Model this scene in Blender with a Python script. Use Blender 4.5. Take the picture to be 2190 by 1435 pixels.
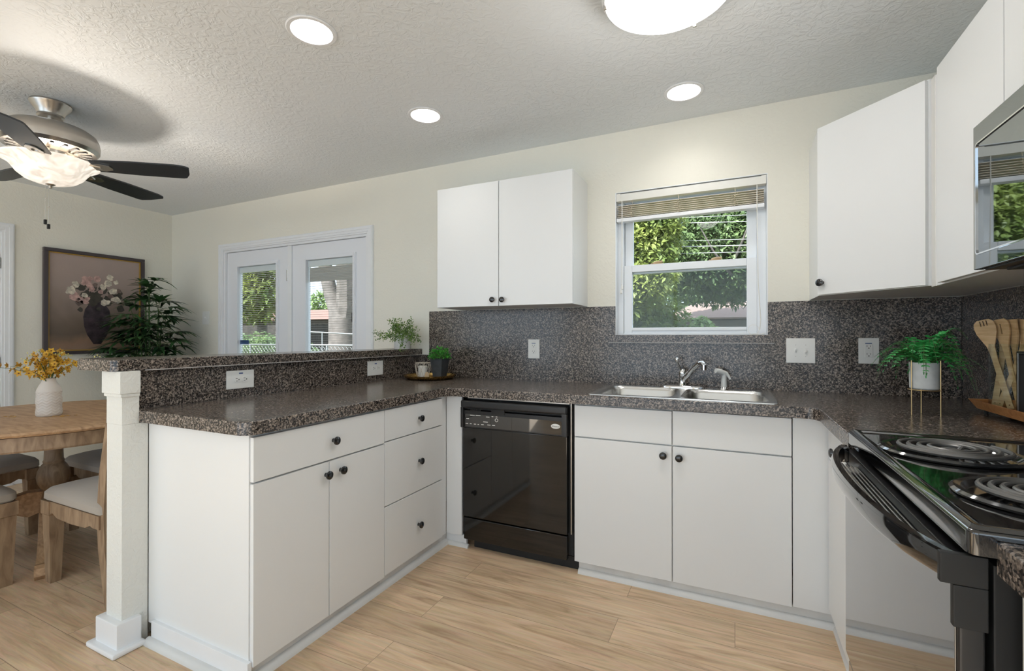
import bpy, bmesh, math, random
from mathutils import Vector, Matrix

# ------------------------------------------------------------------ clearing, camera, world, sun, exposure
for o in list(bpy.data.objects):
    bpy.data.objects.remove(o)
S = bpy.context.scene
COL = S.collection
R = math.radians
PI = math.pi

cam_data = bpy.data.cameras.new('camera')
cam = bpy.data.objects.new('camera', cam_data)
COL.objects.link(cam)
cam.location = (0.0, -2.9041, 1.2045)
cam.rotation_euler = (R(90.184), 0.0, R(25.391))
cam_data.sensor_fit = 'HORIZONTAL'
cam_data.sensor_width = 36.0
cam_data.lens = 36.0 * 1002.23 / 2190.0
cam_data.clip_start = 0.02
cam_data.clip_end = 200
S.camera = cam

world = bpy.data.worlds.new('sky')
S.world = world
world.use_nodes = True
wn = world.node_tree.nodes
wbg = wn.get('Background') or wn.new('ShaderNodeBackground')
wbg.inputs[0].default_value = (0.74, 0.86, 1.0, 1)
wbg.inputs[1].default_value = 2.4

sun_d = bpy.data.lights.new('sun', 'SUN')
sun_d.energy = 12.0
sun_d.angle = R(0.8)
sun_d.color = (1.0, 0.99, 0.965)
sun = bpy.data.objects.new('sun', sun_d)
COL.objects.link(sun)
sun.location = (-8, -6, 12)
sun.rotation_euler = Vector((0.20, 0.69, -0.69)).to_track_quat('-Z', 'Y').to_euler()

S.view_settings.view_transform = 'Standard'
S.view_settings.look = 'None'
S.view_settings.gamma = 1.0
S.view_settings.use_curve_mapping = False
S.view_settings.exposure = 0.30
S.cycles.use_denoising = True
S.cycles.max_bounces = 10
S.cycles.diffuse_bounces = 5
S.cycles.glossy_bounces = 5
S.cycles.transmission_bounces = 6
S.cycles.transparent_max_bounces = 16
S.cycles.sample_clamp_indirect = 6.0
S.cycles.caustics_reflective = False
S.cycles.caustics_refractive = False

DOME_L, CAN_L, FAN_L = 9.0, 60.0, 14.0

# ------------------------------------------------------------------ object helpers
OFF = {}


def props(o, label=None, cat=None, group=None, kind=None):
    if label: o['label'] = label
    if cat: o['category'] = cat
    if group: o['group'] = group
    if kind: o['kind'] = kind
    return o


def thing(name, label, cat, loc=(0, 0, 0), group=None, kind=None):
    o = bpy.data.objects.new(name, None)
    COL.objects.link(o)
    o.location = loc
    o.empty_display_size = 0.05
    OFF[o.name] = Vector(loc)
    return props(o, label, cat, group, kind)


class MB:
    """collects shapes into one bmesh, then links it as one mesh object"""

    def __init__(s):
        s.bm = bmesh.new()
        s.flat = False

    def _take(s, b):
        me = bpy.data.meshes.new('t')
        b.to_mesh(me)
        b.free()
        s.bm.from_mesh(me)
        bpy.data.meshes.remove(me)
        return s

    def box(s, x0, x1, y0, y1, z0, z1, bev=0.0, seg=2, mtx=None):
        b = bmesh.new()
        bmesh.ops.create_cube(b, size=1.0)
        for v in b.verts:
            v.co = Vector((x0 + (v.co.x + .5) * (x1 - x0), y0 + (v.co.y + .5) * (y1 - y0), z0 + (v.co.z + .5) * (z1 - z0)))
        if x1 < x0 or y1 < y0 or z1 < z0:
            bmesh.ops.recalc_face_normals(b, faces=b.faces)
        if bev > 0:
            s.flat = True
            bmesh.ops.bevel(b, geom=list(b.edges), offset=bev, segments=seg, affect='EDGES', profile=.5)
        if mtx is not None:
            bmesh.ops.transform(b, matrix=mtx, verts=b.verts)
        return s._take(b)

    def lathe(s, prof, seg=32, c=(0, 0, 0), mtx=None, ribs=None):
        b = bmesh.new()
        rings = []
        for (r, z) in prof:
            if r < 1e-6:
                rings.append([b.verts.new((0, 0, z))])
            else:
                ring = []
                for i in range(seg):
                    a = 2 * PI * i / seg
                    rr = r * (ribs(a, z) if ribs else 1)
                    ring.append(b.verts.new((rr * math.cos(a), rr * math.sin(a), z)))
                rings.append(ring)
        for A, B in zip(rings[:-1], rings[1:]):
            if len(A) == 1 and len(B) == 1:
                continue
            for i in range(seg):
                j = (i + 1) % seg
                if len(A) == 1:
                    b.faces.new((A[0], B[i], B[j]))
                elif len(B) == 1:
                    b.faces.new((A[i], B[0], A[j]))
                else:
                    b.faces.new((A[i], B[i], B[j], A[j]))
        bmesh.ops.recalc_face_normals(b, faces=b.faces)
        M = Matrix.Translation(c)
        if mtx is not None:
            M = M @ mtx
        bmesh.ops.transform(b, matrix=M, verts=b.verts)
        return s._take(b)

    def cyl(s, c, r, h, seg=24, r2=None, axis='Z', cap=True):
        r2 = r if r2 is None else r2
        prof = [(r, 0), (r2, h)]
        if cap:
            prof = [(0, 0)] + prof + [(0, h)]
        m = {'Z': Matrix.Identity(4), 'X': Matrix.Rotation(PI / 2, 4, 'Y'), 'Y': Matrix.Rotation(-PI / 2, 4, 'X')}[axis]
        return s.lathe(prof, seg, c, m)

    def sphere(s, c, r, seg=16, sz=1.0):
        n = max(6, seg // 2)
        return s.lathe([(r * math.sin(PI * i / n), -r * sz * math.cos(PI * i / n)) for i in range(n + 1)], seg, c)

    def tube(s, pts, r, seg=8, cap=True, flat=None):
        """sweep a circle (or a flattened one) along a polyline"""
        b = bmesh.new()
        P = [Vector(p) for p in pts]
        n = len(P)
        rs = r if isinstance(r, (list, tuple)) else [r] * n
        up = Vector((0, 0, 1))
        rings = []
        prevN = None
        for i in range(n):
            t = (P[min(i + 1, n - 1)] - P[max(i - 1, 0)])
            if t.length < 1e-9:
                t = Vector((0, 0, 1))
            t.normalize()
            if prevN is None:
                ref = up if abs(t.dot(up)) < .95 else Vector((1, 0, 0))
                N = (ref - t * ref.dot(t)).normalized()
            else:
                N = (prevN - t * prevN.dot(t))
                N = N.normalized() if N.length > 1e-6 else prevN
            prevN = N
            B = t.cross(N)
            ring = []
            for k in range(seg):
                a = 2 * PI * k / seg
                ring.append(b.verts.new(P[i] + rs[i] * (math.cos(a) * N * (flat or 1) + math.sin(a) * B)))
            rings.append(ring)
        for A, B in zip(rings[:-1], rings[1:]):
            for k in range(seg):
                j = (k + 1) % seg
                b.faces.new((A[k], A[j], B[j], B[k]))
        if cap:
            b.faces.new(rings[0][::-1])
            b.faces.new(rings[-1])
        bmesh.ops.recalc_face_normals(b, faces=b.faces)
        return s._take(b)

    def prism(s, poly, z0, z1, holes=(), mtx=None, bev=0.0, bevseg=3):
        """extrude an outline (with holes) in the XY plane from z0 to z1; bev rounds the top outer edge"""
        b = bmesh.new()

        def cap(z, lp):
            loops = []
            for L in lp:
                vs = [b.verts.new((x, y, z)) for x, y in L]
                es = [b.edges.new((vs[i], vs[(i + 1) % len(vs)])) for i in range(len(vs))]
                loops.append((vs, es))
            if len(lp) == 1:
                b.faces.new(loops[0][0])
            else:
                bmesh.ops.triangle_fill(b, edges=[e for L in loops for e in L[1]], use_beauty=True)
            return loops
        lp = [list(poly)] + [list(h) for h in holes]
        A = cap(z0, lp)
        B = cap(z1, lp)
        for (va, _), (vb, _) in zip(A, B):
            n = len(va)
            for i in range(n):
                j = (i + 1) % n
                b.faces.new((va[i], va[j], vb[j], vb[i]))
        bmesh.ops.recalc_face_normals(b, faces=b.faces)
        if bev > 0:
            s.flat = True
            vb = set(B[0][0])
            es = [e for e in b.edges if e.verts[0] in vb and e.verts[1] in vb and len(e.link_faces) == 2 and
                  e.link_faces[0].normal.dot(e.link_faces[1].normal) < .3]
            bmesh.ops.bevel(b, geom=es, offset=bev, segments=bevseg, affect='EDGES', profile=.5)
        if mtx is not None:
            bmesh.ops.transform(b, matrix=mtx, verts=b.verts)
        return s._take(b)

    def loft(s, loops, closed=True, cap0=False, cap1=False):
        b = bmesh.new()
        rings = [[b.verts.new(p) for p in L] for L in loops]
        for A, B in zip(rings[:-1], rings[1:]):
            n = len(A)
            for k in range(n if closed else n - 1):
                j = (k + 1) % n
                b.faces.new((A[k], A[j], B[j], B[k]))
        if cap0: b.faces.new(rings[0][::-1])
        if cap1: b.faces.new(rings[-1])
        bmesh.ops.recalc_face_normals(b, faces=b.faces)
        return s._take(b)

    def face(s, pts):
        vs = [s.bm.verts.new(p) for p in pts]
        s.bm.faces.new(vs)
        return s

    def leaf(s, base, d, up, L, W, droop=0.0, n=3, tip=0.0, fold=0.15):
        """a leaf blade: n segments along d, folded along the midrib, drooping"""
        base = Vector(base); d = Vector(d).normalized(); up = Vector(up)
        side = d.cross(up)
        if side.length < 1e-5:
            side = d.cross(Vector((1, 0, .3)))
        side.normalize()
        upn = side.cross(d).normalized()
        rows = []
        for i in range(n + 1):
            t = i / n
            w = W * .5 * (math.sin(PI * (0.08 + 0.92 * t) ** .75) if t < 1 else tip)
            c = base + d * (L * t) + Vector((0, 0, -droop * L * t * t))
            rows.append((c + side * w + upn * (w * fold), c, c - side * w + upn * (w * fold)))
        V = [[s.bm.verts.new(p) for p in r] for r in rows]
        for A, B in zip(V[:-1], V[1:]):
            s.bm.faces.new((A[0], A[1], B[1], B[0]))
            s.bm.faces.new((A[1], A[2], B[2], B[1]))
        return s

    def build(s, name, mat, parent=None, label=None, cat=None, group=None, kind=None, loc=None, smooth=True, angle=32, obj_kind=None):
        me = bpy.data.meshes.new(name)
        off = Vector((0, 0, 0))
        if parent is not None:
            off = OFF.get(parent.name, Vector((0, 0, 0)))
        elif loc is not None:
            off = Vector(loc)
        if off.length > 0:
            bmesh.ops.translate(s.bm, vec=-off, verts=s.bm.verts)
        if smooth:
            for f in s.bm.faces:
                f.smooth = True
        s.bm.to_mesh(me)
        s.bm.free()
        if smooth:
            me.set_sharp_from_angle(angle=R(angle))
        me.materials.append(mat)
        o = bpy.data.objects.new(name, me)
        COL.objects.link(o)
        if smooth and s.flat:
            wm = o.modifiers.new('weighted normals', 'WEIGHTED_NORMAL')
            wm.keep_sharp = True
        if parent is not None:
            o.parent = parent
            OFF[o.name] = off
        else:
            o.location = off
            OFF[o.name] = off
        return props(o, label, cat, group, kind)


def kids(o):
    return [c for c in bpy.data.objects if c.parent == o]


def copy_tree(o, parent=None):
    c = o.copy()
    COL.objects.link(c)
    OFF[c.name] = OFF.get(o.name, Vector((0, 0, 0)))
    if parent is not None:
        c.parent = parent
    for ch in kids(o):
        copy_tree(ch, c)
    return c


def rrect(x0, x1, y0, y1, r, n=5):
    pts = []
    for cx, cy, a0 in ((x1 - r, y1 - r, 0), (x0 + r, y1 - r, 90), (x0 + r, y0 + r, 180), (x1 - r, y0 + r, 270)):
        for i in range(n + 1):
            a = R(a0 + 90 * i / n)
            pts.append((cx + r * math.cos(a), cy + r * math.sin(a)))
    return pts


def circ(cx, cy, r, n=32):
    return [(cx + r * math.cos(2 * PI * i / n), cy + r * math.sin(2 * PI * i / n)) for i in range(n)]


# ------------------------------------------------------------------ materials
def newmat(name):
    m = bpy.data.materials.new(name)
    m.use_nodes = True
    return m, m.node_tree.nodes, m.node_tree.links, m.node_tree.nodes['Principled BSDF']


def P(name, col, rough=.5, metal=0.0, bump=0.0, bscale=60.0, var=0.0, vscale=8.0, coat=0.0, spec=.5, aniso=0.0, sheen=0.0, emit=None, estr=0.0, trans=0.0, sss=0.0):
    m, n, l, b = newmat(name)
    b.inputs['Base Color'].default_value = (*col, 1)
    b.inputs['Roughness'].default_value = rough
    b.inputs['Metallic'].default_value = metal
    b.inputs['Coat Weight'].default_value = coat
    b.inputs['Coat Roughness'].default_value = .05
    b.inputs['Specular IOR Level'].default_value = spec
    b.inputs['Anisotropic'].default_value = aniso
    b.inputs['Sheen Weight'].default_value = sheen
    if trans: b.inputs['Transmission Weight'].default_value = trans
    if emit:
        b.inputs['Emission Color'].default_value = (*emit, 1)
        b.inputs['Emission Strength'].default_value = estr
    tc = n.new('ShaderNodeTexCoord')
    if bump:
        t = n.new('ShaderNodeTexNoise'); t.inputs['Scale'].default_value = bscale; t.inputs['Detail'].default_value = 4
        l.new(tc.outputs['Object'], t.inputs['Vector'])
        bp = n.new('ShaderNodeBump'); bp.inputs['Strength'].default_value = bump; bp.inputs['Distance'].default_value = .01
        l.new(t.outputs['Fac'], bp.inputs['Height']); l.new(bp.outputs['Normal'], b.inputs['Normal'])
    if var:
        t = n.new('ShaderNodeTexNoise'); t.inputs['Scale'].default_value = vscale; t.inputs['Detail'].default_value = 5
        l.new(tc.outputs['Object'], t.inputs['Vector'])
        mx = n.new('ShaderNodeMix'); mx.data_type = 'RGBA'
        mx.inputs['A'].default_value = (*[c * (1 - var) for c in col], 1)
        mx.inputs['B'].default_value = (*[min(1, c * (1 + var)) for c in col], 1)
        rm = n.new('ShaderNodeMapRange'); rm.inputs['From Min'].default_value = .3; rm.inputs['From Max'].default_value = .7
        l.new(t.outputs['Fac'], rm.inputs['Value']); l.new(rm.outputs['Result'], mx.inputs['Factor'])
        l.new(mx.outputs['Result'], b.inputs['Base Color'])
    return m


def plaster(name, col, strength, scale, dist=.006):
    """painted wall or ceiling with a hand-trowelled knockdown texture"""
    m, n, l, b = newmat(name)
    b.inputs['Roughness'].default_value = .62
    b.inputs['Specular IOR Level'].default_value = .35
    tc = n.new('ShaderNodeTexCoord')
    nz = n.new('ShaderNodeTexNoise'); nz.inputs['Scale'].default_value = scale; nz.inputs['Detail'].default_value = 6; nz.inputs['Distortion'].default_value = 1.6
    l.new(tc.outputs['Object'], nz.inputs['Vector'])
    cr = n.new('ShaderNodeValToRGB'); cr.color_ramp.elements[0].position = .44; cr.color_ramp.elements[1].position = .60
    l.new(nz.outputs['Fac'], cr.inputs['Fac'])
    pz = n.new('ShaderNodeTexNoise'); pz.inputs['Scale'].default_value = 1.3; pz.inputs['Detail'].default_value = 2
    l.new(tc.outputs['Object'], pz.inputs['Vector'])
    pr_ = n.new('ShaderNodeMapRange'); pr_.inputs['From Min'].default_value = .35; pr_.inputs['From Max'].default_value = .62; pr_.inputs['To Min'].default_value = .25
    l.new(pz.outputs['Fac'], pr_.inputs['Value'])
    mu = n.new('ShaderNodeMath'); mu.operation = 'MULTIPLY'
    l.new(cr.outputs['Color'], mu.inputs[0]); l.new(pr_.outputs['Result'], mu.inputs[1])
    bp = n.new('ShaderNodeBump'); bp.inputs['Strength'].default_value = strength; bp.inputs['Distance'].default_value = dist
    l.new(mu.outputs[0], bp.inputs['Height']); l.new(bp.outputs['Normal'], b.inputs['Normal'])
    v = n.new('ShaderNodeTexNoise'); v.inputs['Scale'].default_value = .9; v.inputs['Detail'].default_value = 5
    l.new(tc.outputs['Object'], v.inputs['Vector'])
    mx = n.new('ShaderNodeMix'); mx.data_type = 'RGBA'
    mx.inputs['A'].default_value = (*[c * .965 for c in col], 1); mx.inputs['B'].default_value = (*[min(1, c * 1.03) for c in col], 1)
    l.new(v.outputs['Fac'], mx.inputs['Factor']); l.new(mx.outputs['Result'], b.inputs['Base Color'])
    return m


def granite(name):
    """speckled dark laminate"""
    m, n, l, b = newmat(name)
    tc = n.new('ShaderNodeTexCoord')
    v = n.new('ShaderNodeTexVoronoi'); v.inputs['Scale'].default_value = 215; v.feature = 'F1'
    l.new(tc.outputs['Object'], v.inputs['Vector'])
    sep = n.new('ShaderNodeSeparateColor'); l.new(v.outputs['Color'], sep.inputs['Color'])
    nz = n.new('ShaderNodeTexNoise'); nz.inputs['Scale'].default_value = 105; nz.inputs['Detail'].default_value = 5
    l.new(tc.outputs['Object'], nz.inputs['Vector'])
    ad = n.new('ShaderNodeMath'); ad.operation = 'MULTIPLY_ADD'; ad.inputs[1].default_value = .55; ad.inputs[2].default_value = 0.0
    l.new(sep.outputs['Red'], ad.inputs[0])
    a2 = n.new('ShaderNodeMath'); a2.operation = 'MULTIPLY_ADD'; a2.inputs[1].default_value = .62
    l.new(nz.outputs['Fac'], a2.inputs[0]); l.new(ad.outputs[0], a2.inputs[2])
    cr = n.new('ShaderNodeValToRGB')
    e = cr.color_ramp.elements
    e[0].position = .30; e[0].color = (.008, .007, .0065, 1)
    e[1].position = .95; e[1].color = (.40, .335, .285, 1)
    for p_, c_ in ((.46, (.026, .021, .0185)), (.60, (.098, .080, .068)), (.76, (.225, .187, .158))):
        k = e.new(p_); k.color = (*c_, 1)
    l.new(a2.outputs[0], cr.inputs['Fac']); l.new(cr.outputs['Color'], b.inputs['Base Color'])
    b.inputs['Roughness'].default_value = .22
    b.inputs['Specular IOR Level'].default_value = .5
    b.inputs['Coat Weight'].default_value = .10
    b.inputs['Coat Roughness'].default_value = .12
    return m


def planks(name):
    """light oak vinyl planks laid along X"""
    m, n, l, b = newmat(name)
    tc = n.new('ShaderNodeTexCoord')
    br = n.new('ShaderNodeTexBrick')
    br.offset = .37; br.offset_frequency = 2
    br.inputs['Color1'].default_value = (0, 0, 0, 1); br.inputs['Color2'].default_value = (1, 1, 1, 1)
    br.inputs['Mortar'].default_value = (.5, .5, .5, 1)
    br.inputs['Scale'].default_value = 1.0; br.inputs['Mortar Size'].default_value = .0012
    br.inputs['Brick Width'].default_value = 1.22; br.inputs['Row Height'].default_value = .178
    l.new(tc.outputs['Object'], br.inputs['Vector'])
    # per-plank offset for the grain
    mp = n.new('ShaderNodeMapping'); mp.inputs['Scale'].default_value = (.9, 9.0, 1)
    vm = n.new('ShaderNodeVectorMath'); vm.operation = 'MULTIPLY_ADD'
    l.new(br.outputs['Color'], vm.inputs[0]); vm.inputs[1].default_value = (7.3, 3.1, 5.0)
    l.new(tc.outputs['Object'], vm.inputs[2]); l.new(vm.outputs[0], mp.inputs['Vector'])
    g = n.new('ShaderNodeTexNoise'); g.inputs['Scale'].default_value = 3.0; g.inputs['Detail'].default_value = 8; g.inputs['Roughness'].default_value = .62; g.inputs['Distortion'].default_value = 1.1
    l.new(mp.outputs[0], g.inputs['Vector'])
    mp2 = n.new('ShaderNodeMapping'); mp2.inputs['Scale'].default_value = (4, 90, 1)
    l.new(vm.outputs[0], mp2.inputs['Vector'])
    g2 = n.new('ShaderNodeTexNoise'); g2.inputs['Scale'].default_value = 2.0; g2.inputs['Detail'].default_value = 4
    l.new(mp2.outputs[0], g2.inputs['Vector'])
    cr = n.new('ShaderNodeValToRGB'); e = cr.color_ramp.elements
    e[0].position = .28; e[0].color = (.47, .315, .19, 1)
    e[1].position = .74; e[1].color = (.86, .665, .46, 1)
    k = e.new(.5); k.color = (.715, .52, .34, 1)
    l.new(g.outputs['Fac'], cr.inputs['Fac'])
    mx = n.new('ShaderNodeMix'); mx.data_type = 'RGBA'; mx.blend_type = 'MULTIPLY'; mx.inputs['Factor'].default_value = .30
    l.new(cr.outputs['Color'], mx.inputs['A']); l.new(g2.outputs['Color'], mx.inputs['B'])
    tone = n.new('ShaderNodeMix'); tone.data_type = 'RGBA'; tone.blend_type = 'MULTIPLY'; tone.inputs['Factor'].default_value = 1
    tr = n.new('ShaderNodeMapRange'); tr.inputs['To Min'].default_value = .88; tr.inputs['To Max'].default_value = 1.1
    sp = n.new('ShaderNodeSeparateColor'); l.new(br.outputs['Color'], sp.inputs['Color'])
    l.new(sp.outputs['Red'], tr.inputs['Value'])
    l.new(mx.outputs['Result'], tone.inputs['A']); l.new(tr.outputs['Result'], tone.inputs['B'])
    seam = n.new('ShaderNodeMix'); seam.data_type = 'RGBA'
    l.new(br.outputs['Fac'], seam.inputs['Factor']); l.new(tone.outputs['Result'], seam.inputs['A']); seam.inputs['B'].default_value = (.30, .21, .14, 1)
    l.new(seam.outputs['Result'], b.inputs['Base Color'])
    b.inputs['Roughness'].default_value = .42
    b.inputs['Specular IOR Level'].default_value = .4
    bp = n.new('ShaderNodeBump'); bp.inputs['Strength'].default_value = .08; bp.inputs['Distance'].default_value = .004
    l.new(g2.outputs['Fac'], bp.inputs['Height']); l.new(bp.outputs['Normal'], b.inputs['Normal'])
    return m


def wood(name, c0, c1, scale=(2, 14, 14), rough=.5, rings=3.0, dist=1.2):
    m, n, l, b = newmat(name)
    tc = n.new('ShaderNodeTexCoord')
    mp = n.new('ShaderNodeMapping'); mp.inputs['Scale'].default_value = scale
    l.new(tc.outputs['Object'], mp.inputs['Vector'])
    g = n.new('ShaderNodeTexNoise'); g.inputs['Scale'].default_value = rings; g.inputs['Detail'].default_value = 7; g.inputs['Distortion'].default_value = dist
    l.new(mp.outputs[0], g.inputs['Vector'])
    cr = n.new('ShaderNodeValToRGB'); e = cr.color_ramp.elements
    e[0].position = .32; e[0].color = (*c0, 1); e[1].position = .68; e[1].color = (*c1, 1)
    l.new(g.outputs['Fac'], cr.inputs['Fac']); l.new(cr.outputs['Color'], b.inputs['Base Color'])
    b.inputs['Roughness'].default_value = rough
    return m


def foliage(name, c0, c1, scale=3.0, rough=.5, trans=.25):
    """leaf colour that varies from leaf to leaf, a little light passing through"""
    m, n, l, b = newmat(name)
    tc = n.new('ShaderNodeTexCoord')
    g = n.new('ShaderNodeTexNoise'); g.inputs['Scale'].default_value = scale; g.inputs['Detail'].default_value = 4
    l.new(tc.outputs['Object'], g.inputs['Vector'])
    cr = n.new('ShaderNodeValToRGB'); e = cr.color_ramp.elements
    e[0].position = .35; e[0].color = (*c0, 1); e[1].position = .65; e[1].color = (*c1, 1)
    l.new(g.outputs['Fac'], cr.inputs['Fac']); l.new(cr.outputs['Color'], b.inputs['Base Color'])
    b.inputs['Roughness'].default_value = rough
    if trans:
        t = n.new('ShaderNodeBsdfTranslucent'); l.new(cr.outputs['Color'], t.inputs['Color'])
        mx = n.new('ShaderNodeMixShader'); mx.inputs[0].default_value = trans
        out = n['Material Output']
        l.new(b.outputs[0], mx.inputs[1]); l.new(t.outputs[0], mx.inputs[2]); l.new(mx.outputs[0], out.inputs['Surface'])
    return m


def thin_glass(name, tint=(.96, .98, .98), refl=1.0):
    """window glass: clear with a mirror-like sheen that grows towards grazing"""
    m, n, l, b = newmat(name)
    n.remove(b)
    t = n.new('ShaderNodeBsdfTransparent'); t.inputs[0].default_value = (*tint, 1)
    g = n.new('ShaderNodeBsdfGlossy'); g.inputs['Roughness'].default_value = .01
    f = n.new('ShaderNodeLayerWeight'); f.inputs[0].default_value = .5
    pw = n.new('ShaderNodeMath'); pw.operation = 'POWER'; pw.inputs[1].default_value = 4.0
    l.new(f.outputs['Facing'], pw.inputs[0])
    mu = n.new('ShaderNodeMath'); mu.operation = 'MULTIPLY_ADD'; mu.inputs[1].default_value = .8 * refl; mu.inputs[2].default_value = .012 * refl
    l.new(pw.outputs[0], mu.inputs[0])
    mx = n.new('ShaderNodeMixShader')
    l.new(mu.outputs[0], mx.inputs[0]); l.new(t.outputs[0], mx.inputs[1]); l.new(g.outputs[0], mx.inputs[2])
    l.new(mx.outputs[0], n['Material Output'].inputs['Surface'])
    return m


def screen(name, c, alpha):
    m, n, l, b = newmat(name)
    b.inputs['Base Color'].default_value = (*c, 1)
    b.inputs['Alpha'].default_value = alpha
    return m


M = dict(
    wall=plaster('wall paint', (.785, .765, .68), .22, 26, .004),
    ceiling=plaster('ceiling paint', (.775, .81, .835), .38, 24, .006),
    post=plaster('post paint', (.75, .755, .72), .3, 40),
    white=P('cabinet white', (.775, .785, .785), .33, bump=.02, bscale=500),
    white_in=P('cabinet carcass', (.78, .77, .74), .45),
    trim=P('trim paint', (.80, .815, .835), .35, var=.02),
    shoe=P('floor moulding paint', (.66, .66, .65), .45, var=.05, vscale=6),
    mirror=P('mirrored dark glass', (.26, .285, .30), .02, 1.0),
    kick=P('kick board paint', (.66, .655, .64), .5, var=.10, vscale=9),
    vinyl=P('window vinyl', (.80, .83, .86), .3),
    doorp=P('door paint', (.78, .80, .84), .35),
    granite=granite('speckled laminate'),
    edge=P('laminate edge strip', (.42, .40, .38), .3),
    floor=planks('oak vinyl planks'),
    black=P('black enamel', (.006, .006, .007), .06, coat=1.0, spec=.7),
    blackg=P('black glass', (.004, .004, .005), .03, coat=1.0, spec=1.0),
    blackp=P('black plastic', (.014, .014, .015), .36),
    blackdw=P('black appliance door', (.008, .0075, .007), .05, coat=.35, spec=.5),
    blackm=P('black matt', (.012, .012, .012), .6),
    knob=P('black knob', (.008, .009, .011), .16, coat=.5),
    steel=P('brushed steel', (.60, .60, .59), .24, 1.0, aniso=.5),
    chrome=P('chrome', (.80, .81, .83), .05, 1.0),
    nickel=P('brushed nickel', (.52, .49, .45), .28, 1.0),
    coil=P('coil element', (.20, .195, .19), .42, .7),
    pan=P('drip pan', (.02, .02, .021), .10, coat=.8),
    plastic=P('white plastic', (.80, .80, .77), .3),
    slot=P('socket slot', (.03, .03, .03), .5),
    blue=P('blue print', (.05, .10, .26), .5),
    glass=thin_glass('window glass'),
    jar=thin_glass('jar glass', (.93, .96, .95), 1.3),
    slat=P('blind slat', (.82, .75, .63), .45),
    blindw=P('blind rail', (.74, .73, .68), .4),
    cord=P('blind cord', (.58, .50, .38), .7),
    cordw=P('white cord', (.78, .77, .72), .6),
    dslat=P('door blind slat', (.52, .49, .46), .5),
    blade=P('fan blade', (.022, .026, .032), .36),
    bladetop=P('fan blade wood', (.20, .12, .07), .45),
    bamboo=wood('bamboo', (.50, .30, .13), (.74, .52, .28), (3, 3, 20), .42),
    acacia=wood('tray wood', (.50, .20, .065), (.68, .33, .13), (4, 18, 18), .4),
    oak=wood('weathered oak', (.31, .18, .092), (.52, .335, .19), (2.0, 12, 12), .5),
    oakleg=wood('weathered oak upright', (.20, .125, .072), (.36, .25, .155), (10, 10, 2.0), .55),
    linen=P('linen seat', (.37, .33, .285), .85, bump=.12, bscale=700, sheen=.2),
    gold=P('brass', (.52, .34, .12), .26, 1.0),
    goldw=P('gold wire', (.62, .44, .22), .3, 1.0),
    ceramic=P('white ceramic', (.80, .79, .77), .22, coat=.3),
    concrete=P('pale planter', (.66, .67, .66), .6, var=.10, vscale=30),
    vase=P('cream vase', (.66, .61, .56), .5),
    slate=P('dark slate pot', (.045, .05, .055), .55, var=.25, vscale=30),
    wax=P('candle wax', (.82, .79, .73), .5),
    rope=P('pale wire', (.62, .55, .46), .55),
    tag=P('wooden tag', (.55, .40, .24), .6),
    fern=foliage('fern green', (.012, .17, .030), (.05, .42, .095), 40, .4, .2),
    maiden=foliage('maidenhair green', (.045, .12, .012), (.19, .29, .065), 30, .5, .25),
    box=foliage('boxwood green', (.02, .22, .02), (.13, .52, .07), 45, .4, .25),
    palm=foliage('palm green', (.010, .040, .012), (.055, .14, .045), 7, .4, .15),
    stem=P('green stem', (.06, .12, .03), .5),
    soil=P('soil', (.03, .022, .015), .9),
    orchid=foliage('yellow petals', (.42, .20, .015), (.80, .50, .05), 30, .5, .25),
    orchidc=P('petal centre', (.16, .05, .02), .6),
    bud=P('bud', (.62, .58, .20), .5),
    fr1=P('frame dark', (.055, .043, .048), .4),
    fr2=P('frame gilt', (.40, .24, .045), .4),
    canvas=None,
    lawn=P('lawn grass', (.075, .085, .032), .9, var=.35, vscale=2.0),
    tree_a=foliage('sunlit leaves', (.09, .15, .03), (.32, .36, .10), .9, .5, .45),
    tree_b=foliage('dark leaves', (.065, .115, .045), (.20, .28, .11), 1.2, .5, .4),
    tree_c=foliage('hedge leaves', (.08, .15, .035), (.24, .34, .11), 1.5, .5, .3),
    bark=P('bark', (.105, .09, .08), .9, bump=1.0, bscale=12, var=.3, vscale=5),
    branch=P('bare branch', (.17, .135, .10), .9),
    shingle=P('roof shingle', (.20, .135, .115), .9, var=.16, vscale=14, bump=.3, bscale=30),
    tile=P('clay roof tile', (.19, .095, .072), .8, var=.15, vscale=10),
    brick=P('house wall', (.16, .13, .11), .9, var=.15, vscale=6),
    fence=P('weathered fence board', (.04, .034, .03), .9, var=.4, vscale=3),
    galv=P('galvanised steel', (.24, .245, .245), .5, .2),
    wire=P('power line', (.34, .34, .34), .5),
    dark=P('recess dark', (.015, .015, .016), .7),
)


def emis(name, col, strength, base=(.8, .8, .8)):
    m, n, l, b = newmat(name)
    b.inputs['Base Color'].default_value = (*base, 1)
    b.inputs['Roughness'].default_value = .3
    b.inputs['Emission Color'].default_value = (*col, 1)
    b.inputs['Emission Strength'].default_value = strength
    return m


# ------------------------------------------------------------------ setting
XL, XR, YB, YR, ZC = -5.32, 0.972, 0.0, -5.2, 2.476
XE, YE = 3.25, -3.42        # room widened out of view behind the camera, to let in more daylight
ZT = 0.915            # worktop height
T = .14


def struct(mb, name, mat, label, cat, smooth=False):
    return mb.build(name, mat, kind='structure', label=label, cat=cat, smooth=smooth)


struct(MB().box(XL - T, XR + T, YR - T, YB + T, -.08, 0).box(XR + T, XE + T, YR - T, YE + T, -.08, 0), 'floor', M['floor'], 'light oak plank floor of the kitchen and dining area', 'floor')
struct(MB().box(XL - T, XE + T, YR - T, YB + T, ZC + .17, ZC + .19), 'roof_deck', M['brick'], 'roof deck hidden above the textured ceiling', 'roof')
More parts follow.
